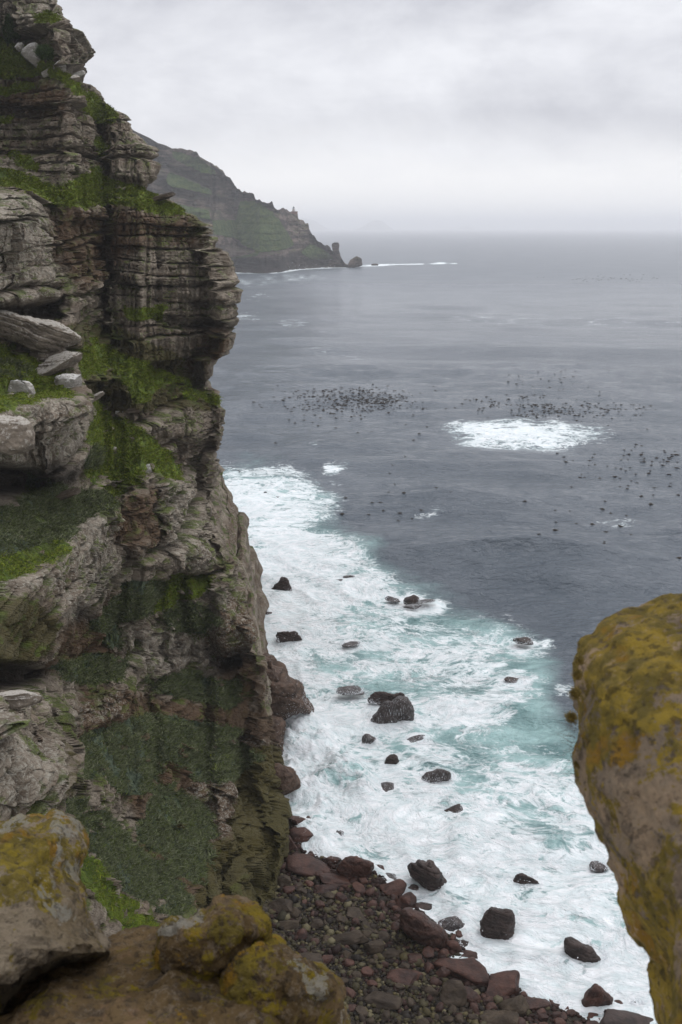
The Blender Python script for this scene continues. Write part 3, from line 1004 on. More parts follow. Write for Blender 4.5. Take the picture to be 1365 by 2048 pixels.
def smask(lst, comb='max'):
    out = np.zeros(SGX.shape)
    for poly, val, soft in lst:
        far = max(p[1] for p in poly) < 700
        w = in_poly(SGX if far else SWX, SGY if far else SWY, poly).astype(float)
        out = np.maximum(out, blur(w, soft) * val)
    return out * np.where(SGY < 620, np.clip(0.75 + 0.9 * vnoise(SGX / 11.0, SGY / 3.0, SGX * 0, 66), 0, 1.2), 1.0)


S_F, S_T, S_S = smask(FOAM_P), smask(TEAL_S), smask(SPRAY_P)

HAND_ROCKS = [
    # cx, cy, w, h, material, elongation, label   (photograph pixels)
    (565, 1168, 42, 26, 'dark', 'dark pyramid shaped rock standing alone in the white surf beside the cliff edge', [(544, 1180), (548, 1172), (558, 1164), (564, 1156), (574, 1157), (580, 1168), (586, 1179), (566, 1182)]),
    (580, 1273, 50, 24, 'dark', 'dark flat topped block in the white surf beside the cliff overhang', [(554, 1284), (554, 1268), (562, 1264), (594, 1262), (600, 1270), (606, 1278), (586, 1282), (564, 1286)]),
    (660, 1164, 46, 9, 'foamy', 'low reef awash in the foam beyond the pyramid shaped rock'),
    (697, 1152, 22, 8, 'dark', 'small dark lump at the seaward end of the low awash reef'),
    (824, 1198, 28, 22, 'dark', 'small pointed dark rock at the outer edge of the foam'),
    (786, 1196, 26, 10, 'foamy', 'low rock awash just shoreward of the small pointed rock'),
    (852, 1200, 32, 8, 'foamy', 'low rock awash just seaward of the small pointed rock'),
    (824, 1212, 34, 8, 'foamy', 'flat reef shelf in front of the small pointed rock'),
    (540, 1226, 22, 9, 'dark', 'tiny dark rock in the foam between the pyramid rock and the flat block'),
    (702, 1286, 34, 9, 'foamy', 'low rounded rock barely above the pale foam'),
    (1047, 1278, 34, 15, 'dark', 'rounded dark rock in clear water at the outer surf'),
    (1030, 1358, 42, 13, 'dark', 'low dark rock with a ring of foam around it'),
    (770, 1396, 56, 20, 'dark', 'dark ridge top behind the big rock with water streaming off', [(738, 1400), (750, 1387), (766, 1384), (784, 1388), (800, 1386), (810, 1392), (806, 1402), (790, 1408), (770, 1408), (752, 1406)]),
    (786, 1424, 92, 56, 'foamy', 'big ridged rock with white water streaming down its side', [(739, 1446), (744, 1434), (756, 1424), (770, 1408), (784, 1404), (796, 1396), (812, 1396), (820, 1408), (826, 1424), (828, 1438), (812, 1444), (786, 1450), (760, 1454)]),
    (700, 1378, 50, 16, 'foamy', 'long reef awash in foam shoreward of the big streaming rock'),
    (737, 1475, 28, 20, 'foamy', 'small rounded rock just below the big streaming rock'),
    (826, 1478, 44, 12, 'foamy', 'smooth low rock under thin green water below the streaming rock'),
    (780, 1521, 34, 28, 'dark', 'brown knob of rock poking out of churning white water', [(762, 1534), (770, 1522), (782, 1510), (792, 1508), (797, 1518), (792, 1530), (778, 1536)]),
    (872, 1550, 66, 24, 'foamy', 'long rock veiled by a falling sheet of white water', [(838, 1562), (852, 1546), (874, 1538), (892, 1540), (902, 1548), (896, 1558), (872, 1564), (850, 1568)]),
    (768, 1572, 36, 18, 'foamy', 'rock half buried in foam below the brown knob'),
    (903, 1620, 38, 22, 'dark', 'small dark rock alone in the middle of the white surf'),
    (854, 1753, 82, 64, 'dark', 'tall angular dark boulder at the surf edge', [(815, 1735), (820, 1724), (830, 1726), (838, 1720), (850, 1724), (862, 1722), (872, 1734), (880, 1742), (888, 1758), (895, 1782), (876, 1786), (862, 1784), (850, 1770), (836, 1764), (820, 1752)]),
    (1053, 1759, 58, 22, 'dark', 'wedge shaped dark rock low in the foam', [(1026, 1764), (1030, 1750), (1042, 1748), (1062, 1753), (1076, 1760), (1084, 1768), (1060, 1768), (1044, 1771)]),
    (995, 1850, 68, 70, 'dark', 'square upright block of dark rock standing in the surf', [(963, 1838), (974, 1820), (984, 1814), (1004, 1818), (1022, 1822), (1030, 1836), (1026, 1858), (1020, 1886), (990, 1884), (966, 1876), (962, 1858)]),
    (1168, 1904, 78, 46, 'dark', 'tilted striped slab of dark rock in the foam', [(1130, 1882), (1140, 1878), (1164, 1888), (1184, 1896), (1196, 1908), (1208, 1922), (1186, 1929), (1164, 1928), (1144, 1916), (1132, 1904)]),
    (1198, 1731, 30, 17, 'foamy', 'small rock in the foam beside the overhanging boulder edge'),
    (1212, 1772, 34, 13, 'foamy', 'faint washed over rock nearest the overhanging boulder'),
    (1194, 1996, 68, 56, 'red', 'large pyramidal red brown boulder at the water edge', [(1160, 2012), (1168, 1992), (1184, 1972), (1196, 1968), (1212, 1982), (1226, 1998), (1226, 2014), (1204, 2024), (1176, 2022)]),
    (1272, 2044, 124, 52, 'dark', 'broad dark rock cut by the bottom of the view'),
    (1342, 2014, 46, 36, 'red', 'red brown boulder beneath the overhanging rock at the waterline'),
    (1243, 2012, 26, 18, 'red', 'small red boulder seaward of the large pyramidal one'),
    (1275, 2005, 22, 10, 'foamy', 'small rock awash behind the broad dark rock'),
    (1300, 1978, 26, 12, 'foamy', 'washed rock between foam and overhanging boulder'),
    (850, 1812, 36, 22, 'dark', 'smooth dark rock in the wash below the tall angular boulder'),
    (906, 1851, 48, 34, 'foamy', 'foam streaked boulder beside the big tilted red slab'),
    (847, 1857, 100, 76, 'red', 'big tilted red brown slab at the head of the beach', [(800, 1846), (806, 1824), (820, 1820), (840, 1830), (864, 1846), (886, 1862), (894, 1876), (892, 1892), (872, 1896), (846, 1884), (820, 1870), (802, 1860)]),
    (823, 1773, 28, 12, 'dark', 'little rock in the wash beside the tall angular boulder'),
    (706, 1735, 72, 46, 'red', 'angular red boulder with spray breaking over it', [(672, 1740), (682, 1722), (696, 1714), (722, 1716), (744, 1724), (747, 1736), (734, 1752), (718, 1760), (694, 1756), (676, 1752)]),
    (766, 1755, 56, 30, 'foamy', 'wet boulder with foam draining over its top'),
    (788, 1776, 48, 32, 'red', 'rounded red boulder below the foam draped one'),
    (812, 1802, 38, 30, 'red', 'dark red wedge above the big tilted slab'),
    (620, 1731, 78, 38, 'red', 'long rounded red boulder near the foot of the cliff'),
    (671, 1757, 52, 28, 'red', 'smooth leaning red boulder behind the long rounded one'),
    (652, 1778, 42, 20, 'red', 'flat oval red boulder at the top of the pebbles'),
    (608, 1640, 60, 36, 'red', 'jagged red rocks under the breaking wave by the cliff'),
    (601, 1671, 46, 30, 'red', 'round red boulder in the cliff foot cluster'),
    (665, 1665, 40, 22, 'foamy', 'boulder swamped by foam off the cliff foot'),
    (579, 1690, 30, 40, 'red', 'upright red boulder leaning on the cliff foot'),
    (563, 1762, 34, 26, 'tan', 'grey brown boulder tucked against the cliff base'),
    (563, 1812, 44, 30, 'tan', 'flat tan boulder at the corner of cliff and beach'),
    (573, 1848, 42, 20, 'tan', 'low tan boulder at the inner edge of the pebbles'),
    (712, 1829, 36, 20, 'tan', 'pale tan slab lying on the pebbles'),
    (690, 1877, 74, 26, 'tan', 'long flat brown slab half sunk in pebbles'),
    (747, 1893, 36, 30, 'tan', 'tan egg shaped boulder in the middle of the beach'),
    (741, 1854, 30, 16, 'tan', 'small pale flat stone on the upper beach'),
    (614, 1922, 62, 30, 'tan', 'tan slab with a pale edge beside the lichen ledge'),
    (766, 2000, 60, 26, 'tan', 'grey brown flat slab on the lower beach'),
    (810, 1954, 62, 28, 'red', 'long brown boulder lying in the beach centre'),
    (826, 1918, 30, 22, 'red', 'rounded brown boulder beside the long brown one'),
    (788, 1905, 42, 18, 'tan', 'brown flat rock above the long brown boulder'),
    (931, 1938, 102, 46, 'red', 'long ridge backed red boulder along the beach edge'),
    (888, 1944, 32, 28, 'red', 'square red boulder behind the ridge backed one'),
    (905, 1892, 28, 24, 'red', 'dark red cube of rock at the wash'),
    (936, 1888, 28, 22, 'dark', 'dark angular stone next to the square block'),
    (951, 1873, 20, 16, 'dark', 'small dark stone shoreward of the square block'),
    (933, 1911, 36, 20, 'red', 'low dark red stone below the cube of rock'),
    (957, 1929, 36, 26, 'dark', 'dark boulder standing at the foam line'),
    (1006, 1968, 64, 44, 'red', 'large rounded red boulder with foam behind it'),
    (1086, 1971, 24, 12, 'dark', 'small black stone out in the foam'),
    (1083, 1990, 36, 18, 'dark', 'dark flat stone behind the foam line'),
    (1073, 2006, 46, 28, 'red', 'rounded dark red boulder at the foam line'),
    (1111, 2014, 34, 26, 'red', 'egg shaped red boulder near the foam line'),
    (1136, 2008, 38, 14, 'dark', 'thin dark rock lying in the wash'),
    (1029, 2008, 50, 38, 'tan', 'tilted brown slab near the lower beach edge'),
    (905, 1990, 46, 46, 'tan', 'angular brown boulder on the lower beach'),
    (938, 1989, 40, 32, 'red', 'red boulder beside the angular brown one'),
    (1180, 2034, 62, 34, 'red', 'broad red boulder below the pyramidal one'),
    (1000, 2036, 60, 34, 'tan', 'broad brown slab at the lowest visible beach'),
]
WLINE = [(540, 1600), (620, 1650), (630, 1700), (700, 1722), (780, 1752), (830, 1800), (880, 1846), (925, 1876), (965, 1930), (1030, 1968), (1090, 1996), (1150, 2020), (1230, 2046), (1420, 2100)]
WL = at_height([p[0] for p in WLINE], [p[1] for p in WLINE], 0.0)[:, :2]


def shore_dist(x, y):
    """signed distance to the waterline, positive on the land side"""
    best = np.full(x.shape, 1e9)
    sgn = np.ones(x.shape)
    for i in range(len(WL) - 1):
        a, b = WL[i], WL[i + 1]
        ab = b - a
        t = np.clip(((x - a[0]) * ab[0] + (y - a[1]) * ab[1]) / (ab @ ab), 0, 1)
        dx, dy = x - a[0] - t * ab[0], y - a[1] - t * ab[1]
        d = np.hypot(dx, dy)
        cr = ab[0] * (y - a[1]) - ab[1] * (x - a[0])
        up = d < best
        best = np.where(up, d, best)
        sgn = np.where(up, np.where(cr < 0, 1, -1), sgn)
    return best * sgn


_t = shore_dist(np.array([at_height(640, 1900)[0]]), np.array([at_height(640, 1900)[1]]))[0]
SHORE_SIGN = 1.0 if _t > 0 else -1.0


def beach_z(x, y):
    d = shore_dist(x, y) * SHORE_SIGN
    P = np.stack([x, y, x * 0], -1)
    return np.clip(np.where(d > 0, 0.11 * d + 0.5 * sstep(d, 0, 1.6), 0.22 * d), -3, 3.4) + 0.12 * fbm(P, 1 / 2.5, 3, 71)


def sea_height(x, y, F, S, rs):
    P = np.stack([x, y, x * 0], -1)
    P2_ = np.stack([x * 0.45 + y * 0.25, y, x * 0], -1)
    d = np.hypot(x, y)
    z = 0.75 * fbm(P2_, 1 / 26, 2, 81) * (rs < 13)
    z += 0.62 * fbm(P2_, 1 / 7.5, 3, 82) * (rs < 4)
    z += 0.20 * fbm(P2_, 1 / 2.2, 3, 83) * (rs < 1.1)
    lump = fbm(P, 1 / 2.6, 4, 84, 0.6)
    z += sstep(F, 0.5, 1.0) * (0.20 * lump - 0.02)
    along = (x * 0.55 + y * 0.84) / 9.0 + 0.8 * fbm(P, 1 / 16, 2, 86)
    crest = (0.5 + 0.5 * np.sin(along * 2 * np.pi)) ** 3
    z += sstep(F, 0.25, 0.8) * crest * 0.55 * (0.4 + 0.6 * sstep(fbm(P, 1 / 20, 2, 87), -0.2, 0.4))
    z += S * (1.5 + 1.5 * fbm(P, 1 / 3.2, 4, 85, 0.6))
    return z


SEAZ = {}


def build_sea():
    pys = np.concatenate([455 + np.geomspace(3.0, 60, 60), np.arange(517, 560, 0.9), np.arange(560, 2200, 2.3)])
    pxs = np.concatenate([[-3000, -1200], np.arange(-400, 1700, 2.9), [2200, 4000]])
    PX, PY = np.meshgrid(pxs, pys)
    P = at_height(PX, PY, 0.0)
    x, y = P[..., 0], P[..., 1]
    fx, fy = (PX - 380) / 4.0, (PY - 500) / 4.0
    ok = (PX > 380) & (PX < 1510) & (PY > 502) & (PY < 2155)
    F, T, S = (bilinear(A, fx, fy) * ok for A in (S_F, S_T, S_S))
    # collars of foam round the rocks standing in the water
    for r in HAND_ROCKS:
        if r[4] in ('tan', 'red') or r[1] > 2060:
            continue
        e = ((PX - r[0]) / (r[2] * 0.85 + 12)) ** 2 + ((PY - r[1] - r[3] * 0.3) / (r[3] * 0.75 + 9)) ** 2
        F = np.maximum(F, 1.0 * np.exp(-e * 0.9))
        T = np.maximum(T, 0.6 * np.exp(-e * 0.7))
    yl = np.interp(PX, [430, 470, 560, 600, 650, 700, 790, 915], [553, 545, 545, 538, 535, 533, 529, 527])
    far_l = np.exp(-((PY - yl) / np.where(PX > 790, 0.9, 1.8)) ** 2) * (PX > 430) * (PX < 915) * np.clip(0.75 + 0.8 * vnoise(PX / 14.0, PY * 0, PY * 0, 67), 0.0, 1.15)
    far_l += 0.9 * np.exp(-((PY - 526) / 1.6) ** 2 - ((PX - 882) / 12.0) ** 2)
    F = np.maximum(F, far_l * np.where(PX > 790, 0.85, 1.1))
    ybr = y ** 2 / (EYE * FPX) * 2.3
    z = sea_height(x, y, F, S, ybr)
    # one standing swell that shows a steeper dark face
    for (cx, cy, L, W, A) in ((1060, 1118, 26, 6, 2.3), (930, 1000, 24, 7, 1.6), (860, 1020, 16, 5, 0.9), (1000, 870, 40, 14, 1.0), (1180, 1160, 20, 5, 1.1), (1250, 1080, 30, 7, 0.9), (760, 905, 26, 8, 0.9), (1120, 700, 90, 26, 1.4)):
        c = at_height(cx, cy)
        dx, dy = x - c[0], y - c[1]
        q = dy + 0.12 * dx + 1.5 * fbm(np.stack([x, y, x * 0], -1), 1 / 14, 2, 88)
        z = z + 1.45 * A * np.exp(-(dx / L) ** 2) * np.exp(-(q / np.where(q < 0, 0.62 * W, 1.7 * W)) ** 2)
    SEAZ.update(px=pxs, py=pys, z=z)
    P = np.stack([x, y, z], -1)
    o = mesh_obj('sea', P.reshape(-1, 3), grid_faces(len(pys), len(pxs)), M_SEA, {'foam': F.ravel(), 'aerated': T.ravel()})
    tag(o, 'grey green sea with white surf below the cliff', kind='structure')
    if o.data.polygons[0].normal.z < 0:
        o.data.flip_normals()


build_sea()

# ------------------------------------------------------------------ beach and pebbles
def build_beach():
    m = Mat('shingle_ground', 0.8, 0.3)
    p = m.pos()
    v = m.voro(p, 4.0)
    n = m.noise(p, 0.8, 5)
    c = m.mix(m.step(v, 0.1, 0.5), (0.060, 0.050, 0.028), (0.016, 0.012, 0.008))
    c = m.mix(m.step(n, 0.4, 0.62, 0, 0.6), c, (0.022, 0.014, 0.010))
    m.color(c)
    m.bump(v, -0.15)
    xs = np.arange(-22, 62, 0.35)
    ys = np.arange(44, 112, 0.35)
    X, Y = np.meshgrid(xs, ys)
    Z = beach_z(X, Y)
    o = mesh_obj('beach', np.stack([X, Y, Z], -1).reshape(-1, 3), grid_faces(len(ys), len(xs)), m.m)
    tag(o, 'dark shingle beach at the foot of the cliff', kind='structure')


build_beach()
_ico = {}


def ico(sub):
    if sub not in _ico:
        bm = bmesh.new()
        bmesh.ops.create_icosphere(bm, subdivisions=sub, radius=1.0)
        _ico[sub] = (np.array([v.co[:] for v in bm.verts]), np.array([[v.index for v in f.verts] for f in bm.faces]))
        bm.free()
    return _ico[sub]


def boulder_shape(seed, sub=4, cuts=9, rough=0.10, blocky=0.62, layered=0.0):
    V0, F = ico(sub)
    V = V0.copy()
    rng = np.random.default_rng(seed)
    # square the ball up, then chisel plane faces into it
    pw = blocky
    V = np.sign(V) * np.abs(V) ** pw
    V /= np.abs(V).max()
    for _ in range(cuts):
        n = rng.normal(size=3)
        n /= np.linalg.norm(n)
        d = rng.uniform(0.55, 0.92)
        V -= n * np.maximum(0, V @ n - d)[:, None] * 0.96
    V -= (V.max(0) + V.min(0)) / 2
    V /= V.max(0)
    Nn = V / (np.linalg.norm(V, axis=1, keepdims=True) + 1e-6)
    off = rng.uniform(-50, 50, 3)
    V = V + Nn * (rough * fbm(V + off, 1.3, 5, seed % 97, 0.55))[:, None]
    if layered:
        t = (V[:, 2] + 0.3 * V[:, 0] + 0.06 * fbm(V + off, 1.5, 2, 3)) * 7
        V = V + Nn * (layered * (hash1(np.floor(t), seed) - 0.5) - layered * 0.6 * np.exp(-((t - np.round(t)) / 0.12) ** 2))[:, None]
    return V, F


MATS = {'dark': M_DARK, 'red': M_RED, 'foamy': M_FOAMY, 'tan': M_TAN, 'white': M_WHITE, 'slab': M_SLAB}


def place_rock(name, cx, cy, w, h, mat, seed, z0=None, depth=None, tilt=(0, 0, 0), sub=4, ground=None, ratio=0.8, **kw):
    """a boulder whose outline is about w x h photograph pixels centred on (cx, cy)"""
    if depth is not None:
        c = at_depth(cx, cy, depth)
    else:
        c = at_height(cx, cy + h * 0.2, z0 or 0.0)
        if ground is not None:
            for _ in range(4):
                c = at_height(cx, cy + h * 0.2, float(ground(np.array([c[0]]), np.array([c[1]]))[0]))
    s = px_size(c)
    rx_ = w * s / 2 * 1.12
    dl = math.atan2(EYE - c[2], c[1])
    ry_ = rx_ * ratio
    H = h * s / 2 * 1.1
    rz2 = H * H - (ry_ * math.sin(dl)) ** 2
    rz_ = math.sqrt(rz2) / math.cos(dl) if rz2 > 0 else 0.0
    if rz_ < 0.38 * H:
        rz_ = 0.5 * H / math.cos(dl)
        ry_ = min(ry_, 0.8 * H / math.sin(dl)) if dl > 0.03 else ry_
    V, F = boulder_shape(seed, sub, **kw)
    ct, st_ = math.cos(tilt[1]), math.sin(tilt[1])
    V = V * (rx_, ry_, rz_)
    V = np.stack([V[:, 0] * ct + V[:, 2] * st_, V[:, 1], -V[:, 0] * st_ + V[:, 2] * ct], -1)
    cz, sz = math.cos(tilt[2]), math.sin(tilt[2])
    V = np.stack([V[:, 0] * cz - V[:, 1] * sz, V[:, 0] * sz + V[:, 1] * cz, V[:, 2]], -1)
    o = mesh_obj(name, V, F, MATS[mat])
    o.location = tuple(c)
    return o


# ------------------------------------------------------------------ solid rocks from an outline, a distance and a thickness
def smooth_closed(poly, n):
    Pp = np.array(poly, float)
    m = len(Pp)
    out = []
    per = max(2, n // m + 1)
    for i in range(m):
        p0, p1, p2, p3 = Pp[i - 1], Pp[i], Pp[(i + 1) % m], Pp[(i + 2) % m]
        for t in np.linspace(0, 1, per, endpoint=False):
            out.append(0.5 * ((2 * p1) + (p2 - p0) * t + (2 * p0 - 5 * p1 + 4 * p2 - p3) * t * t + (3 * p1 - p0 - 3 * p2 + p3) * t ** 3))
    out = np.array(out)
    L = np.concatenate([[0], np.cumsum(np.linalg.norm(np.roll(out, -1, 0) - out, axis=1))])
    q = np.linspace(0, L[-1], n, endpoint=False)
    o2 = np.concatenate([out, out[:1]], 0)
    return np.stack([np.interp(q, L, o2[:, 0]), np.interp(q, L, o2[:, 1])], -1)


def outline_rock(name, poly, y0, thick, mat, centre=None, gx=0.0, gy=0.0, power=2.4, nr=46, nt=200, rough=(0.1, 1.0, 0.03, 5.0), seed=0, cover=None, parent=None, strat=0.0):
    O = smooth_closed(poly, nt)
    c = np.array(centre if centre else O.mean(0))
    rr = np.sin(np.linspace(0, 1, nr) * math.pi / 2)
    rr = np.concatenate([rr, rr[::-1][1:]])
    side = np.concatenate([-np.ones(nr), np.ones(nr - 1)])
    rr[0] = 0.004
    rr[-1] = 0.004
    px = c[0] + rr[:, None] * (O[None, :, 0] - c[0])
    py = c[1] + rr[:, None] * (O[None, :, 1] - c[1])
    y = y0 + gx * (px - c[0]) + gy * (py - c[1]) + (side * thick * (1 - rr ** power) ** (1 / power))[:, None]
    P = at_depth(px, py, y)
    N = np.cross(np.gradient(P, axis=1), np.gradient(P, axis=0))
    N /= np.linalg.norm(N, axis=-1, keepdims=True) + 1e-9
    C0 = P.reshape(-1, 3).mean(0)
    if ((P - C0) * N).sum() < 0:
        N = -N
    dsp = rough[0] * fbm(P, rough[1], 4, seed) + rough[2] * fbm(P, rough[3], 5, seed + 9, 0.6)
    if strat:
        t = (P[..., 2] + 0.35 * P[..., 0] + 0.5 * fbm(P, 0.2, 2, 3)) / strat
        dsp = dsp + strat * 0.45 * (hash1(np.floor(t), seed) - 0.5) - strat * 0.3 * np.exp(-((t - np.round(t)) / 0.10) ** 2)
    P = P + N * dsp[..., None]
    at = {}
    if cover is not None:
        at = {'cover': cover(px, py, P).reshape(-1, 3)}
    o = mesh_obj(name, P.reshape(-1, 3), grid_faces(len(rr), nt, True), mat, at, True, parent)
    return o


for i, (cx, cy, w, h, mt, lab, *outl) in enumerate(HAND_ROCKS):
    on_land = mt in ('tan', 'red') and cx < 1100
    rng = np.random.default_rng(500 + i)
    nm = 'boulder' if mt in ('tan', 'red') else 'sea_rock'
    if outl:
        ys_ = [q[1] for q in outl[0]]
        gz = 0.0
        if on_land:
            c = at_height(cx, max(ys_), 0.8)
            gz = float(beach_z(np.array([c[0]]), np.array([c[1]]))[0])
        c = at_height(cx, max(ys_) - 0.15 * h, gz)
        sz1 = px_size(c)
        low_ = [(q[0], q[1] + (0.12 * h if q[1] > cy + 0.2 * h else 0)) for q in outl[0]]
        o = outline_rock(nm, low_, float(c[1]) + 0.15 * w * sz1, 0.36 * min(w, 1.3 * h) * sz1, MATS[mt], power=3.2, rough=(0.05 * w * sz1, 2.2 / (w * sz1), 0.028 * w * sz1, 8.0 / (w * sz1)),
                         seed=60 + i, nr=36, nt=150, strat=0.10 * w * sz1 if mt == 'dark' else 0.0)
        tag(o, lab, 'boulder' if nm == 'boulder' else 'rock', 'boulders on the shingle beach' if nm == 'boulder' else 'rocks standing in the surf')
        continue
    o = place_rock(nm, cx, cy, w, h, mt, 900 + i * 7, ground=beach_z if on_land else None, tilt=(0, rng.uniform(-0.25, 0.25), rng.uniform(-0.3, 0.3)),
                   rough=0.14, layered=0.05 if mt != 'red' else 0.02, cuts=11)
    o.location.z += (0.10 if on_land else 0.02) * h * px_size(o.location)
    tag(o, lab, 'boulder' if nm == 'boulder' else 'rock', 'boulders on the shingle beach' if nm == 'boulder' else 'rocks standing in the surf')

# medium boulders in the band along the water and strewn over the shingle
rng = np.random.default_rng(77)
taken = [(r[0], r[1], r[2], r[3]) for r in HAND_ROCKS]
protos = [boulder_shape(3000 + k, 3, cuts=7, rough=0.10, blocky=0.75) for k in range(10)]
n_made = 0
tries = 0
while n_made < 165 and tries < 6000:
    tries += 1
    band = rng.random() < 0.72
    if band:
        t = rng.uniform(0.0, len(WLINE) - 2)
        k = int(t)
        f = t - k
        px = WLINE[k][0] * (1 - f) + WLINE[k + 1][0] * f
        py = WLINE[k][1] * (1 - f) + WLINE[k + 1][1] * f
        q = abs(rng.normal(0, 26))
        px, py = px - q * 0.75 + rng.normal(0, 5), py + q + rng.normal(0, 4)
        w = rng.uniform(12, 32)
    else:
        px, py = rng.uniform(545, 1000), rng.uniform(1760, 2060)
        w = rng.uniform(11, 28)
    h = w * rng.uniform(0.5, 0.8)
    c = at_height(px, py, 0.5)
    sd = shore_dist(np.array([c[0]]), np.array([c[1]]))[0] * SHORE_SIGN
    if sd < -1.0 or px < np.interp(py, [1640, 1750, 1850, 2060], [585, 560, 548, 600]):
        continue
    if any(abs(px - a) < (w + b2) * 0.40 and abs(py - b) < (h + b3) * 0.40 for a, b, b2, b3 in taken):
        continue
    taken.append((px, py, w, h))
    V, F = protos[n_made % 10]
    for _ in range(3):
        c = at_height(px, py, float(beach_z(np.array([c[0]]), np.array([c[1]]))[0]) + 0.1)
    s = px_size(c)
    Vs = V * (w * s / 2, w * s / 2 * rng.uniform(0.6, 0.9), h * s / 2)
    a = rng.uniform(0, 6.28)
    Vs = np.stack([Vs[:, 0] * math.cos(a) - Vs[:, 1] * math.sin(a), Vs[:, 0] * math.sin(a) + Vs[:, 1] * math.cos(a), Vs[:, 2] + 0.12 * Vs[:, 0]], -1)
    red = sd < 5.5 or rng.random() < 0.3
    o = mesh_obj('boulder', Vs, F, M_RED if red else M_TAN)
    o.location = tuple(c)
    if red:
        tag(o, 'small wet red brown boulder packed among its like along the beach edge', 'boulder', 'small red boulders along the water')
    else:
        tag(o, 'small olive brown stone lying among pebbles on the upper shingle', 'boulder', 'small brown stones on the shingle')
    n_made += 1


def pebbles():
    V0, F0 = ico(1)
    rng = np.random.default_rng(5)
    n = 15000
    x = rng.uniform(-10, 42, n * 3)
    y = rng.uniform(50, 96, n * 3)
    d = shore_dist(x, y) * SHORE_SIGN
    keep = (d > 0.4) & (rng.random(n * 3) < np.clip(d / 4, 0.25, 1))
    x, y, d = x[keep][:n], y[keep][:n], d[keep][:n]
    n = len(x)
    z = beach_z(x, y)
    r = rng.lognormal(-1.75, 0.38, n)
    S = np.stack([r * rng.uniform(0.8, 1.4, n), r * rng.uniform(0.7, 1.1, n), r * rng.uniform(0.45, 0.8, n)], -1)
    a = rng.uniform(0, 6.28, n)
    W = V0[None] * S[:, None] * (1 + 0.12 * rng.normal(size=(n, len(V0), 1)))
    ca, sa = np.cos(a)[:, None], np.sin(a)[:, None]
    V = np.stack([W[..., 0] * ca - W[..., 1] * sa + x[:, None], W[..., 0] * sa + W[..., 1] * ca + y[:, None], W[..., 2] + z[:, None] + r[:, None] * 0.25], -1)
    F = F0[None] + (np.arange(n) * len(V0))[:, None, None]
    pal = np.array([(0.105, 0.085, 0.036), (0.065, 0.054, 0.024), (0.036, 0.024, 0.014), (0.160, 0.138, 0.075), (0.045, 0.020, 0.014), (0.022, 0.016, 0.011)])
    k = rng.integers(0, 6, n)
    k = np.where((d < 4) & (rng.random(n) < 0.7), 4, k)
    c = pal[k] * rng.uniform(0.32, 0.78, (n, 1))
    o = mesh_obj('pebbles', V.reshape(-1, 3), F.reshape(-1, 3), attr_material('pebble_stone', 0.65, 0.2, 6.0), {'col': np.repeat(c, len(V0), 0)})
    tag(o, 'olive and brown pebbles covering the little beach', kind='stuff')


pebbles()

# red spur rocks at the cliff foot
M_SPUR = boulder_material('red_spur_rock', (0.045, 0.028, 0.019), (0.110, 0.070, 0.048), 0.65, 0.2)
tag(outline_rock('spur_rock', [(500, 1306), (524, 1306), (545, 1309), (552, 1324), (570, 1332), (576, 1350), (600, 1364), (609, 1384), (610, 1404), (622, 1422), (602, 1430), (578, 1436), (560, 1446), (530, 1460), (500, 1400)],
                 113, 7, M_SPUR, rough=(0.7, 0.22, 0.25, 0.9), seed=4, strat=1.6), 'stepped red brown rock spur jutting from the cliff into the surf', 'rock')
tag(outline_rock('spur_rock', [(520, 1430), (552, 1434), (566, 1446), (568, 1480), (576, 1510), (570, 1540), (556, 1568), (530, 1560)],
                 106, 4, M_SPUR, rough=(0.6, 0.3, 0.25, 1.2), seed=5), 'narrow dark red rock wall between the spur and the lower boulder', 'rock')
tag(outline_rock('spur_rock', [(545, 1536), (572, 1533), (590, 1540), (597, 1556), (595, 1576), (575, 1592), (548, 1600)],
                 96, 3, M_SPUR, rough=(0.5, 0.3, 0.2, 1.2), seed=6), 'blocky red brown boulder wedged at the cliff foot below the spur', 'rock')

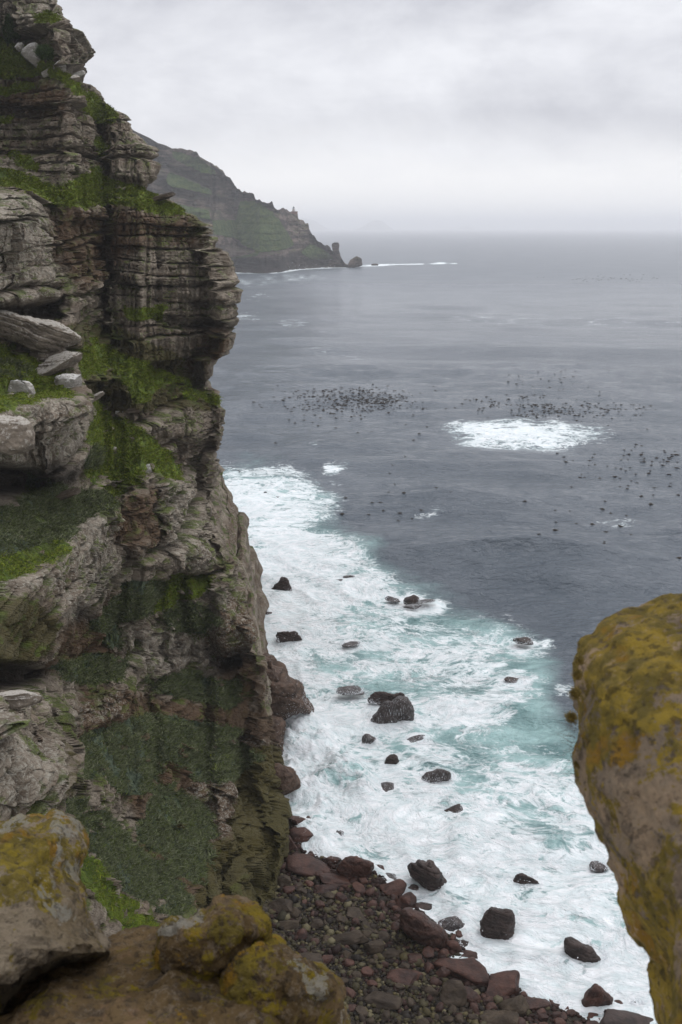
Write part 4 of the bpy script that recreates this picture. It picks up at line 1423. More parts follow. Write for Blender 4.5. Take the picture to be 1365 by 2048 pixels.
# ------------------------------------------------------------------ loose slabs and blocks on the cliff, bushes
CL = [
    (24, 660, 70, 44, 'slab', 'split pale rock with a white top at the uphill end of the long slab', -0.42, 3),
    (96, 706, 70, 30, 'slab', 'grey block holding up the long pale slab', -0.1, 3),
    (112, 730, 82, 34, 'slab', 'pointed grey slab poking out of the turf below the long one', -0.25, 3),
    (46, 782, 44, 40, 'white', 'white lichened boulder with a dark corner on the turf slope', 0.3, 2),
    (136, 762, 50, 26, 'white', 'oval white lichened boulder below the pointed slab', -0.15, 2),
    (172, 806, 80, 14, 'slab', 'thin dark slab slanting down towards the green slope', -0.55, 2),
    (268, 823, 26, 10, 'tan', 'small tan stone on the ledge above the green slope', -0.1, 1),
    (240, 826, 16, 9, 'white', 'small white stone beside the tan one on the ledge', 0.1, 1),
    (30, 1402, 90, 40, 'slab', 'flat white topped rock at the edge of the lower outcrop', -0.15, 4),
    (69, 110, 30, 34, 'white', 'tall white stone leaning in the high turf', -0.8, 1.5),
    (40, 93, 14, 12, 'white', 'small white stone highest on the turf slope', -0.7, 1),
    (121, 136, 18, 20, 'white', 'pale upright stone below the jutting crag', -0.8, 1.2),
    (97, 146, 20, 10, 'white', 'small white flat stone among the high turf', -0.4, 1),
    (147, 158, 24, 12, 'slab', 'grey flat stone on the crest of the high slope', -0.3, 1),
    (158, 148, 20, 8, 'white', 'white sliver of rock right under the jutting crag', -0.4, 1),
    (202, 984, 22, 12, 'tan', 'flat pinkish brown stone lying on grey green shrubs', -0.1, 1),
    (296, 938, 16, 16, 'white', 'white speckled stone near the foot of the green slope', -0.6, 1),
    (228, 902, 14, 12, 'slab', 'small brown stone in the middle of the green slope', -0.5, 1),
    (126, 992, 60, 14, 'tan', 'split brown slab lying on the shrubs below the outcrop', -0.3, 2),
    (312, 398, 66, 10, 'tan', 'yellow lichened flat rock on the edge of the high ledge', -0.25, 2),
]
for i, (cx, cy, w, h, mt, lab, tl, off) in enumerate(CL):
    D = float(rsamp(RD, np.array([cx], float), np.array([cy], float))[0])
    o = place_rock('rock_slab' if w > 2 * h else 'rock_block', cx, cy, w, h, mt, 4000 + 3 * i, depth=D - off * 0.5, tilt=(0, -tl * -1.0, 0), ratio=0.55,
                   sub=5 if w > 60 else 4, rough=0.10, layered=0.09, blocky=0.5, cuts=8)
    tag(o, lab, 'rock', 'loose rocks on the cliff')

_d = float(rsamp(RD, np.array([80.0]), np.array([670.0]))[0])
tag(outline_rock('rock_slab', [(-60, 622), (10, 622), (40, 628), (75, 640), (112, 647), (140, 660), (160, 672), (160, 682), (142, 690), (127, 696), (124, 708), (100, 712), (62, 704), (40, 690), (8, 676), (-60, 668)],
                 _d - 4.0, 3.2, M_SLAB, gy=0.02, power=5.0, rough=(0.30, 0.35, 0.12, 2.2), seed=31, nr=50, nt=260, strat=0.55), 'long pale slab leaning out over the slope beneath the dark overhang', 'rock', 'loose rocks on the cliff')
_d = float(rsamp(RD, np.array([31.0]), np.array([868.0]))[0])
tag(outline_rock('rock_block', [(-60, 838), (10, 834), (42, 834), (58, 846), (60, 860), (66, 872), (62, 896), (40, 904), (20, 910), (-10, 906), (-60, 912)],
                 _d - 2.5, 3.0, M_SLAB, power=5.0, rough=(0.25, 0.4, 0.12, 2.2), seed=32, nr=40, nt=200), 'big square pale block with a white top at the edge of the outcrop', 'rock', 'loose rocks on the cliff')

M_BUSH = attr_material('bush_leaf', 0.75, 0.15, 1.0)
for (cx, cy, w, h, lab) in ((28, 56, 24, 42, 'tall rounded dark green bush in the highest gully'), (90, 106, 30, 26, 'round dark green bush under the jutting crag'), (14, 60, 12, 50, 'narrow green bush left of the tall rounded one')):
    D = float(rsamp(RD, np.array([cx], float), np.array([cy], float))[0])
    c = at_depth(cx, cy, D - 1.2)
    s = px_size(c)
    rng = np.random.default_rng(int(cx))
    n = 4200
    d = rng.normal(size=(n, 3))
    d /= np.linalg.norm(d, axis=1, keepdims=True)
    rad = rng.uniform(0.55, 1.0, n) * (1 + 0.22 * fbm(d, 2.2, 2, 5))
    B = d * rad[:, None] * (w * s / 2, w * s / 2, h * s / 2)
    V, F, C = blades(B, 0.12, 0.3, 0.07, (0, 0), [(0.030, 0.058, 0.012), (0.050, 0.085, 0.016), (0.020, 0.040, 0.010)], int(cy), 1)
    e = empty('bush', tuple(c))
    tag(e, lab, 'bush', 'bushes high on the cliff')
    mesh_obj('foliage', V, F, M_BUSH, {'col': C}, False, e)
    st_v = []
    st_f = []
    for k in range(5):
        a = k * 1.256
        x0, y0_ = 0.06 * math.cos(a), 0.06 * math.sin(a)
        x1, y1_ = w * s * 0.28 * math.cos(a), w * s * 0.28 * math.sin(a)
        bidx = len(st_v)
        for (xx, yy, zz, r) in ((x0, y0_, -h * s / 2 - 0.2, 0.05), (x1, y1_, h * s * 0.2, 0.02)):
            for q in range(5):
                st_v.append((xx + r * math.cos(q * 1.256), yy + r * math.sin(q * 1.256), zz))
        for q in range(5):
            st_f.append((bidx + q, bidx + (q + 1) % 5, bidx + 5 + (q + 1) % 5, bidx + 5 + q))
    mesh_obj('stem', np.array(st_v), np.array(st_f), M_TAN, None, True, e)

# ================================================================== FAR HEADLAND
SKYL = [(150, 200), (230, 235), (270, 262), (300, 276), (316, 286), (330, 290), (345, 297), (362, 297), (392, 303), (400, 312), (410, 320), (430, 330), (446, 340), (452, 352), (462, 357), (470, 372),
        (482, 382), (494, 384), (508, 386), (511, 398), (524, 402), (530, 406), (544, 404), (548, 416), (556, 420), (566, 415), (574, 420), (580, 424), (596, 424), (597, 438), (606, 440), (611, 448), (617, 447),
        (619, 460), (626, 470), (634, 482), (644, 486), (652, 494), (656, 490), (660, 498), (668, 506), (676, 514), (684, 521), (692, 530)]
BASEL = [(150, 560), (430, 548), (470, 541), (520, 543), (560, 541), (580, 536), (640, 532), (692, 531)]


def headland_material():
    m = Mat('far_headland_rock', 0.9, 0.1)
    p = m.pos()
    B = m.attr('tint').outputs['Color']
    g, lite, dk = split3(m, B)
    n1 = m.noise(m.scaled(p, (1, 1, 3.5)), 0.03, 6, 0.6)
    n2 = m.noise(p, 0.12, 6, 0.7)
    c = m.mix(m.step(n1, 0.4, 0.62), (0.085, 0.062, 0.052), (0.260, 0.195, 0.160))
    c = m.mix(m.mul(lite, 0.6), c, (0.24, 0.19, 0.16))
    bz = m.noise(m.scaled(m.warp(p, 0.02, 10.0), (0.06, 0.06, 1.0)), 0.075, 5, 0.75)
    c = m.mix(m.step(bz, 0.46, 0.56, 0, 0.75), c, (0.040, 0.030, 0.027))
    gen = m.mul(m.step(m.normal_z(), 0.45, 0.8), m.step(n2, 0.45, 0.58))
    gf = m.step(m.add(g, m.mul(m.sub(m.noise(p, 0.035, 6, 0.7), 0.5), 0.9)), 0.46, 0.62)
    gc = m.mix(m.step(n2, 0.4, 0.65), (0.050, 0.088, 0.020), (0.115, 0.155, 0.040))
    c = m.mix(gf, c, gc)
    c = m.mix(m.mul(gen, 0.45), c, gc)
    c = m.mix(m.mul(m.step(n2, 0.55, 0.72), 0.35), c, (0.035, 0.028, 0.026))
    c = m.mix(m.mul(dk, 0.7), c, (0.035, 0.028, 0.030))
    m.color(c)
    m.bump(m.noise(m.scaled(p, (1, 1, 2.5)), 0.12, 8, 0.7), 14.0, 1.0)
    return m.m


M_HEAD = headland_material()


def build_headland():
    pxs = np.arange(160, 700, 1.3)
    sk = np.interp(pxs, [a[0] for a in SKYL], [a[1] for a in SKYL])
    P1 = np.stack([pxs, pxs * 0, pxs * 0], -1)
    sk = sk + (1.6 * fbm(P1, 1 / 5.0, 3, 91, 0.6) * sstep(pxs, 300, 420) - 3.5 * np.clip(vnoise(pxs / 7.0, pxs * 0, pxs * 0, 97), 0, 1) * sstep(pxs, 500, 540)) * sstep(700 - pxs, 0, 20) * (1 - np.exp(-((pxs - 588) / 12) ** 2))
    bl = np.interp(pxs, [a[0] for a in BASEL], [a[1] for a in BASEL]) + 4
    nv = 190
    t = np.linspace(0, 1, nv)[:, None]
    py = bl[None] + (sk - bl)[None] * t
    px = np.repeat(pxs[None], nv, 0)
    a0, s0 = rays(px[0], py[0])
    yb = EYE / -s0
    # slope map
    green = np.zeros(px.shape)
    for poly in ([(478, 400), (520, 404), (560, 440), (590, 490), (570, 500), (520, 505), (480, 490), (470, 440)], [(420, 440), (470, 440), (480, 480), (430, 470)], [(340, 300), (400, 316), (440, 350), (400, 345), (350, 320)],
                 [(430, 520), (520, 505), (520, 512), (430, 526)], [(620, 488), (650, 500), (670, 520), (620, 520), (600, 505)], [(310, 400), (420, 420), (420, 440), (300, 420)], [(330, 340), (380, 360), (420, 380), (420, 390), (330, 370)]):
        green = np.maximum(green, in_poly(px, py, poly).astype(float))
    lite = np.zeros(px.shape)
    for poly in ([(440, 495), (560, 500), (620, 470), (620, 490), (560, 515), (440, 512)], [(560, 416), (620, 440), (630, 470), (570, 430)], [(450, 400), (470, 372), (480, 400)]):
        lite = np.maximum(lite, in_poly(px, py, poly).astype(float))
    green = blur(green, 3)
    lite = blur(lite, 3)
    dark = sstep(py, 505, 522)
    band = vnoise(py / 11.0 + 0.03 * px, px * 0 + 3, px * 0, 95) * 0.5 + 0.5
    k = 0.25 + 1.2 * green + 1.3 * sstep(band, 0.5, 0.75) * (1 - dark)
    y = np.zeros(px.shape)
    y[0] = yb
    _, SSs = rays(px, py)
    wob_ = 7 * vnoise(pxs / 60.0, pxs * 0, pxs * 0, 98) + 3 * vnoise(pxs / 17.0, pxs * 0, pxs * 0, 99)
    for i in range(1, nv):
        ds = SSs[i] - SSs[i - 1]
        zc = EYE + y[i - 1] * SSs[i - 1] + wob_
        bd = vnoise(zc / 13.0, zc * 0, zc * 0, 101) + 0.5 * vnoise(zc / 5.0, zc * 0, zc * 0, 102)
        ki = np.where(green[i] > 0.5, 1.15, 0.04 + 3.2 * sstep(bd, 0.05, 0.30) * (0.35 + 0.65 * (1 - dark[i])))
        y[i] = y[i - 1] * (1 + ki * ds / np.maximum(1 - ki * SSs[i], 0.4))
    y = blur(y, 1, 0)
    # buttresses and gullies
    P = at_depth(px, py, y)
    env = sstep(t, 0, 0.08) * sstep(1 - t, 0, 0.06)
    rel = 60 * fbm(P, 1 / 170, 3, 92, 0.55, 0.25) + 12 * fbm(P, 1 / 32, 4, 93, 0.6)
    T = 13.0
    zz = P[..., 2] + 5 * fbm(P, 1 / 150, 2, 94)
    li = np.floor(zz / T)
    rel += 16 * (hash1(li, 7) - 0.5) + 7 * (hash1(np.floor(zz / 4.5), 8) - 0.5)
    P[..., 1] += rel * env * np.where(green > 0.5, 0.5, 1)
    # back side falls away behind the skyline
    kk_ = np.linspace(0, 1, 26)[1:, None]
    top = P[-1][None]
    back = top + np.stack([-60 * kk_ + 0 * top[..., 0], 420 * kk_ + 0 * top[..., 0], -(top[..., 2] + 4) * kk_ ** 1.5], -1)
    back[..., 2] += 6 * fbm(back, 1 / 40, 3, 96) * np.sin(kk_ * 3.1)
    # close the seaward tip
    A = np.concatenate([P, back], 0)
    ext = lambda q: np.concatenate([q, np.zeros((25, q.shape[1]))], 0).ravel()
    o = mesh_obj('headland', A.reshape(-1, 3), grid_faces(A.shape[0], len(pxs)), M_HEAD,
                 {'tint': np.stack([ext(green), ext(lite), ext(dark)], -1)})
    tag(o, 'hazy green and brown headland falling to the far point', kind='structure')
    return float(np.interp(590, pxs, P[-1][:, 1]))


Y_LIGHT = build_headland()

tag(outline_rock('sea_stack', [(655, 530), (661, 518), (665, 510), (666, 503), (665, 497), (664, 491), (665, 487), (671, 485), (677, 486), (679, 490), (678, 497), (679, 504), (681, 512), (687, 522), (694, 534), (676, 538), (654, 538)],
                 1620, 5, M_HEAD, rough=(0.5, 0.1, 0.5, 0.4), seed=8, nr=24, nt=90), 'tall mushroom topped rock pillar at the tip of the far point', 'sea stack')
tag(outline_rock('point_rock', [(696, 534), (700, 522), (706, 517), (714, 512), (722, 516), (725, 524), (724, 532), (712, 535)],
                 1600, 12, M_HEAD, rough=(2.0, 0.05, 1.0, 0.25), seed=9, nr=24, nt=90), 'blocky rock islet just beyond the pillar at the far point', 'rock')
tag(outline_rock('point_rock', [(742, 530), (748, 527), (756, 528), (757, 531), (748, 533)], 1680, 4, M_HEAD, rough=(0.5, 0.1, 0.3, 0.4), seed=10, nr=12, nt=40),
    'tiny dark rock in the white water past the blocky islet', 'rock')
tag(outline_rock('point_rock', [(520, 545), (530, 532), (548, 526), (556, 520), (566, 530), (578, 534), (576, 543), (560, 548), (530, 549)], 1500, 14, M_HEAD, rough=(2.0, 0.05, 1.0, 0.25), seed=12, nr=24, nt=90),
    'dark rock apron at the foot of the headland beside the far surf', 'rock')
tag(outline_rock('point_rock', [(648, 500), (652, 491), (660, 494), (664, 506), (656, 512)], 1640, 7, M_HEAD, rough=(1.0, 0.08, 0.6, 0.4), seed=13, nr=14, nt=50),
    'small crag on the last ridge before the rock pillar', 'rock')


# lighthouse
def lathe(profile, n=20, sq=False):
    V, F = [], []
    for (r, z) in profile:
        for q in range(n):
            a = 2 * math.pi * q / n + (math.pi / 4 if sq else 0)
            V.append((r * math.cos(a), r * math.sin(a), z))
    for i in range(len(profile) - 1):
        for q in range(n):
            F.append((i * n + q, i * n + (q + 1) % n, (i + 1) * n + (q + 1) % n, (i + 1) * n + q))
    return np.array(V), np.array(F)


M_TOWER = simple_material('white_tower_paint', (0.72, 0.71, 0.68), (0.80, 0.79, 0.77), 0.4, 0.7)
M_MASON = simple_material('red_masonry', (0.20, 0.12, 0.10), (0.28, 0.18, 0.15), 0.4, 0.9)
M_DOME = simple_material('grey_dome_metal', (0.10, 0.11, 0.11), (0.16, 0.17, 0.17), 0.6, 0.5)
M_PANE = simple_material('lantern_glazing', (0.20, 0.24, 0.25), (0.26, 0.30, 0.31), 0.6, 0.15, 0.5)
YL = Y_LIGHT - 14
cB = at_depth(589.5, 437, YL)
lh = empty('lighthouse', tuple(cB))
tag(lh, 'small white lighthouse on a red masonry base on the far headland', 'lighthouse')
u_ = YL / FPX
V, F = lathe([(0.01, 0), (6.2 * u_ * 1.35, 0), (6.2 * u_ * 1.3, 12 * u_), (6.6 * u_ * 1.35, 12.1 * u_), (6.6 * u_ * 1.35, 13 * u_), (0.01, 13 * u_)], 4, True)
mesh_obj('base', V, F, M_MASON, None, False, lh)
V, F = lathe([(0.01, 13 * u_), (2.6 * u_, 13 * u_), (2.2 * u_, 17.4 * u_), (2.9 * u_, 17.6 * u_), (2.9 * u_, 18 * u_), (0.01, 18 * u_)])
V[:, 0] -= 1.5 * u_
mesh_obj('tower', V, F, M_TOWER, None, True, lh)
V, F = lathe([(0.01, 18 * u_), (1.7 * u_, 18 * u_), (1.7 * u_, 20 * u_), (0.01, 20 * u_)])
V[:, 0] -= 1.5 * u_
ln = mesh_obj('lantern', V, F, M_PANE, None, False, lh)
V, F = lathe([(1.9 * u_, 20 * u_), (1.8 * u_, 20.6 * u_), (1.2 * u_, 21.4 * u_), (0.2 * u_, 21.9 * u_), (0.12 * u_, 22.8 * u_), (0.01, 22.8 * u_)])
V[:, 0] -= 1.5 * u_
mesh_obj('dome', V, F, M_DOME, None, True, ln)


# faint mountains over the bay
def ridge(name, pts, y, deep, lab):
    pxs = np.linspace(pts[0][0], pts[-1][0], 120)
    h = np.interp(pxs, [p[0] for p in pts], [p[1] for p in pts])
    h = h + 0.5 * fbm(np.stack([pxs, pxs * 0, pxs * 0], -1), 0.25, 3, 5)
    t = np.linspace(-1, 1, 17)
    top = at_depth(pxs, np.minimum(h, 458), y)
    rows = []
    for q in t:
        zz = (top[:, 2] + 30) * (1 - abs(q) ** 1.4) - 30
        rows.append(np.stack([top[:, 0], top[:, 1] + deep * q + 0 * zz, zz], -1))
    tag(mesh_obj(name, np.array(rows).reshape(-1, 3), grid_faces(17, 120), M_HEAD, {'tint': np.zeros((17 * 120, 3))}), lab, kind='structure')


ridge('hills', [(712, 459), (728, 453), (738, 445), (750, 440), (764, 441), (772, 448), (786, 459)], 23000, 900, 'very faint peaked hill on the horizon across the bay')
ridge('hills', [(560, 455), (605, 436), (630, 441), (636, 445), (650, 454), (662, 459)], 23000, 900, 'very faint hill on the horizon behind the lighthouse point')
ridge('hills', [(915, 459), (928, 451), (938, 452), (950, 459)], 28000, 600, 'tiny faint hill farthest along the horizon')

# ================================================================== KELP AND BIRDS
def kelp_shape(seed):
    rng = np.random.default_rng(seed)
    V, F = [], []
    for k in range(7):
        a = rng.uniform(0, 6.28)
        L = rng.uniform(0.25, 0.55)
        w = rng.uniform(0.06, 0.12)
        up = rng.uniform(0.03, 0.24)
        d = np.array([math.cos(a), math.sin(a), 0])
        sd = np.array([-math.sin(a), math.cos(a), 0])
        b = len(V)
        for (f, z, ww) in ((0, 0.02, w), (0.4, up, w * 1.3), (0.8, up * 0.8, w), (1.0, up * 0.2, w * 0.3)):
            V += [d * L * f - sd * ww + (0, 0, z), d * L * f + sd * ww + (0, 0, z)]
        for q in range(3):
            F.append((b + 2 * q, b + 2 * q + 1, b + 2 * q + 3, b + 2 * q + 2))
    Vb, Fb = ico(1)
    b = len(V)
    V = np.concatenate([np.array(V), Vb * (0.30, 0.24, 0.16) + (0, 0, 0.08)], 0)
    Fb = np.concatenate([Fb, Fb[:, 2:]], 1) + b
    quads = np.array(F)
    tri = np.concatenate([quads[:, [0, 1, 2]], quads[:, [0, 2, 3]], Fb[:, :3]], 0)
    return V, tri


KP = [kelp_shape(s) for s in range(5)]
KM = []
for i, (V, F) in enumerate(KP):
    o = mesh_obj('kelp_head', V, F, M_KELP)
    KM.append(o.data)
    bpy.data.objects.remove(o)
def sea_at(c):
    s_ = -EYE / c[1]
    cy_ = (s_ * CP + SP) / (CP - s_ * SP)
    py_ = 1024 - FPX * cy_
    px_ = 682.5 + FPX * (c[0] / c[1]) * (CP + cy_ * SP)
    i_ = int(np.clip(np.searchsorted(SEAZ['py'], py_), 1, len(SEAZ['py']) - 1))
    j_ = int(np.clip(np.searchsorted(SEAZ['px'], px_), 1, len(SEAZ['px']) - 1))
    return float(SEAZ['z'][i_ - 1:i_ + 1, j_ - 1:j_ + 1].max())


KG = [  # n, cx, cy, sx, sy, group phrase, label
    (420, 715, 804, 56, 11, 'dark kelp head in the dense patch floating nearest the cliff'),
    (70, 690, 790, 75, 16, 'dark kelp head in the dense patch floating nearest the cliff'),
    (26, 590, 800, 60, 26, 'stray kelp head between the dense patch and the cliff'),
    (200, 1120, 824, 85, 8, 'dark kelp head in the long line beyond the round foam patch'),
    (34, 1020, 800, 70, 5, 'dark kelp head in the thin line above the long kelp line'),
    (40, 1120, 762, 50, 12, 'small kelp head in the far sparse group'),
    (60, 1260, 950, 75, 32, 'scattered kelp head on the dark water right of the foam patch'),
    (24, 1320, 912, 40, 8, 'scattered kelp head on the dark water right of the foam patch'),
    (16, 760, 1010, 60, 22, 'lone kelp head on the water beyond the surf tongue'),
    (18, 1200, 1060, 110, 40, 'lone kelp head on the near dark water'),
    (14, 720, 858, 90, 14, 'stray kelp head below the dense patch'),
    (60, 1215, 557, 55, 3, 'far kelp speck in the thin distant line'),
]
cand = []
rng = np.random.default_rng(31)
for gi, (n, cx, cy, sx, sy, lab) in enumerate(KG):
    for _ in range(n):
        px, py = rng.normal(cx, sx), rng.normal(cy, sy)
        if px < 440 or px > 1400 or (gi < 11 and py < 728) or (884 < px < 1200 and 848 < py < 898):
            continue
        c = at_height(px, py)
        sc = rng.uniform(0.6, 1.25) * (1.0 if gi < 11 else 2.0)
        cand.append((sc * (2.2 if gi in (0, 1, 3) else 1.0) / c[1], gi, c, sc * 0.92, rng.uniform(0, 6.28), lab))
cand.sort(key=lambda q: -q[0])
restV, restF, nb = [], [], 0
for i, (_, gi, c, sc, a, lab) in enumerate(cand):
    zz = sea_at(c) + 0.0
    if i < 300:
        o = bpy.data.objects.new('kelp_head', KM[i % 5])
        o.location = (c[0], c[1], zz)
        o.rotation_euler = (0, 0, a)
        o.scale = (sc * 1.6, sc * 1.4, sc * 0.85)
        COL.objects.link(o)
        tag(o, lab, 'kelp', 'floating kelp: ' + lab.split(' in ')[-1].split(' on ')[-1])
    else:
        V, F = KP[i % 5]
        ca, sa = math.cos(a), math.sin(a)
        W = V * sc * (1.6, 1.4, 0.85)
        restV.append(np.stack([W[:, 0] * ca - W[:, 1] * sa + c[0], W[:, 0] * sa + W[:, 1] * ca + c[1], W[:, 2] + zz], -1))
        restF.append(F + nb)
        nb += len(V)
if restV:
    tag(mesh_obj('kelp', np.concatenate(restV), np.concatenate(restF), M_KELP), 'mass of tiny far kelp heads floating on the bay', kind='stuff')

M_BIRD = simple_material('dark_feathers', (0.018, 0.016, 0.015), (0.035, 0.032, 0.030), 8, 0.6)


def bird(px, py, depth, span, yaw, flap, lab):
    # body lathe along x, wings as thick tapered blades joined into the same mesh
    bm = bmesh.new()
    rings = []
    prof = [(-0.30, 0.005, 0), (-0.24, 0.03, 0), (-0.12, 0.055, 0), (0.0, 0.06, 0), (0.12, 0.045, 0.01), (0.18, 0.03, 0.02), (0.23, 0.032, 0.025), (0.27, 0.02, 0.02), (0.31, 0.004, 0.01)]
    for (x, r, z) in prof:
        rings.append([bm.verts.new((x, r * math.cos(q * math.pi / 4), z + r * math.sin(q * math.pi / 4))) for q in range(8)])
    for a, b in zip(rings, rings[1:]):
        for q in range(8):
            bm.faces.new((a[q], a[(q + 1) % 8], b[(q + 1) % 8], b[q]))
    for sd in (-1, 1):
        pr = None
        for (f, c, x0) in ((0.0, 0.20, 0.06), (0.30, 0.17, 0.10), (0.55, 0.14, 0.08), (0.80, 0.08, 0.0), (1.0, 0.015, -0.08)):
            yy = sd * (0.02 + f * span / 2)
            zz = math.sin(f * 1.9) * flap
            ring = [bm.verts.new((x0, yy, zz)), bm.verts.new((x0 - c * 0.4, yy, zz + 0.012 * (1 - f * 0.8))), bm.verts.new((x0 - c, yy, zz)), bm.verts.new((x0 - c * 0.4, yy, zz - 0.010))]
            if pr:
                for q in range(4):
                    bm.faces.new((pr[q], pr[(q + 1) % 4], ring[(q + 1) % 4], ring[q]))
            pr = ring
    bmesh.ops.recalc_face_normals(bm, faces=bm.faces)
    me = bpy.data.meshes.new('seabird')
    bm.to_mesh(me)
    bm.free()
    me.materials.append(M_BIRD)
    o = bpy.data.objects.new('seabird', me)
    COL.objects.link(o)
    o.location = tuple(at_depth(px, py, depth))
    o.rotation_euler = (R(15), R(-8), yaw)
    tag(o, lab, 'bird', 'seabirds flying over the water')


bird(480, 944, 150, 1.2, 0.9, 0.20, 'dark seabird gliding close beside the cliff edge')
bird(555, 994, 150, 1.25, 2.4, 0.10, 'dark seabird crossing the white surf tongue')
bird(786, 931, 170, 1.2, 1.2, 0.25, 'dark seabird with raised wings over open water')
bird(811, 914, 190, 1.1, 0.4, 0.15, 'smaller seabird just above and beyond the raised winged one')
bird(901, 984, 170, 1.2, 1.9, 0.22, 'dark seabird above the swell below the round foam patch')

# ================================================================== FOREGROUND ROCKS
def cov(fy=None, fp=None, fd=None):
    def f(px, py, P):
        y = fy(px, py) if fy else 0.5 + 0 * px
        p = fp(px, py) if fp else 0.3 + 0 * px
        d = fd(px, py) if fd else 0 * px
        return np.clip(np.stack([y, p, d], -1), 0, 1)
    return f


def pm(polys, px, py, soft=14.0):
    """soft membership in outlines, by sampling a few shifted copies"""
    out = 0
    for dx, dy in ((0, 0), (soft, 0), (-soft, 0), (0, soft), (0, -soft)):
        m = np.zeros(px.shape, bool)
        for p in polys:
            m |= in_poly(px + dx, py + dy, p)
        out = out + m / 5.0
    return out


M_NEARL = near_rock_material('lichen_boulder_rock', (0.26, 0.20, 0.12), (0.38, 0.31, 0.22), 0.6, ycol=(0.36, 0.27, 0.02))
M_NEARF = near_rock_material('brown_ledge_rock', (0.16, 0.105, 0.045), (0.26, 0.175, 0.085), 0.55, ycol=(0.30, 0.22, 0.014))
M_NEARR = near_rock_material('yellow_lichen_rock', (0.52, 0.37, 0.23), (0.27, 0.215, 0.16), 0.75, ycol=(0.42, 0.29, 0.028))

tag(outline_rock('lichen_boulder', [(-260, 1700), (-150, 1645), (-40, 1638), (0, 1642), (40, 1628), (80, 1624), (112, 1626), (140, 1644), (160, 1676), (168, 1700), (172, 1735), (186, 1770), (200, 1820),
                                    (226, 1862), (236, 1890), (232, 1915), (190, 1935), (150, 1955), (110, 1965), (60, 2000), (0, 2040), (-120, 2160), (-300, 2200), (-340, 1900)],
                 3.5, 0.75, M_NEARL, centre=(-30, 1880), gy=-0.0016, power=3.2, rough=(0.08, 2.0, 0.030, 8.0), seed=21, nr=110, nt=420,
                 cover=cov(lambda x, y: 0.95 - sstep(y, 1740, 1850) * 0.75, lambda x, y: 0.35 + 0.75 * pm([[(105, 1620), (150, 1640), (180, 1760), (160, 1740), (140, 1670), (108, 1640)], [(90, 1690), (140, 1720), (170, 1830), (120, 1800), (80, 1740)], [(0, 1636), (60, 1622), (60, 1634), (0, 1650)]], x, y, 6),
                           lambda x, y: 0.75 * pm([[(-60, 1990), (60, 1960), (110, 1900), (126, 1920), (70, 1990), (-60, 2060)], [(30, 1865), (110, 1862), (110, 1880), (60, 1885)]], x, y, 12))),
    'big yellow lichened boulder filling the lower left beside the brown ledge', 'boulder')
led = empty('lichen_ledge', tuple(at_depth(300, 2000, 3.0)))
tag(led, 'brown rock ledge with yellow lichened knobs along the bottom of the view', 'rock')
bpy.context.view_layer.update()


def child_of(o, e):
    o.parent = e
    o.matrix_parent_inverse = e.matrix_world.inverted()


o = outline_rock('rock_slab', [(-300, 2120), (-100, 2050), (0, 2004), (60, 1976), (110, 1948), (170, 1925), (235, 1900), (290, 1888), (345, 1880), (420, 1885), (480, 1890), (540, 1892), (570, 1908), (610, 1930), (650, 1962), (668, 1985),
                               (672, 2010), (684, 2040), (690, 2120), (640, 2300), (200, 2420), (-300, 2400)],
                 3.0, 0.50, M_NEARF, centre=(250, 2120), gy=-0.0024, power=3.6, rough=(0.07, 2.2, 0.034, 7.0), seed=22, nr=110, nt=420,
                 cover=cov(lambda x, y: 0.28 + 0.5 * sstep(x, 440, 620), lambda x, y: 0.15 + 0.65 * sstep(x, 560, 640)))
child_of(o, led)
o = outline_rock('knob', [(330, 1862), (340, 1845), (356, 1838), (370, 1840), (400, 1836), (420, 1830), (440, 1820), (462, 1819), (485, 1824), (510, 1836), (526, 1852), (528, 1872), (520, 1890), (510, 1925), (490, 1985), (430, 2020), (360, 2000), (328, 1930)],
                 3.22, 0.34, M_NEARF, gy=0.0, power=2.8, rough=(0.05, 4.0, 0.030, 11.0), seed=23, nr=80, nt=320,
                 cover=cov(lambda x, y: 0.55 + 0.5 * pm([[(440, 1850), (528, 1850), (510, 1890), (440, 1885)]], x, y), lambda x, y: 0.2 + 0.9 * pm([[(330, 1870), (345, 1836), (420, 1828), (400, 1850), (350, 1870)]], x, y, 6)))
child_of(o, led)
o = outline_rock('knob', [(452, 1924), (470, 1900), (500, 1890), (540, 1884), (556, 1890), (562, 1906), (570, 1915), (610, 1934), (655, 1968), (668, 1990), (640, 2050), (560, 2110), (470, 2080), (440, 1990)],
                 3.10, 0.34, M_NEARF, gy=-0.0006, power=2.8, rough=(0.05, 4.0, 0.030, 11.0), seed=24, nr=80, nt=320,
                 cover=cov(lambda x, y: 0.85 - sstep(x, 540, 620) * 0.5, lambda x, y: 0.25 + 0.6 * pm([[(560, 1905), (610, 1930), (660, 1980), (640, 2010), (590, 1960)]], x, y)))
child_of(o, led)

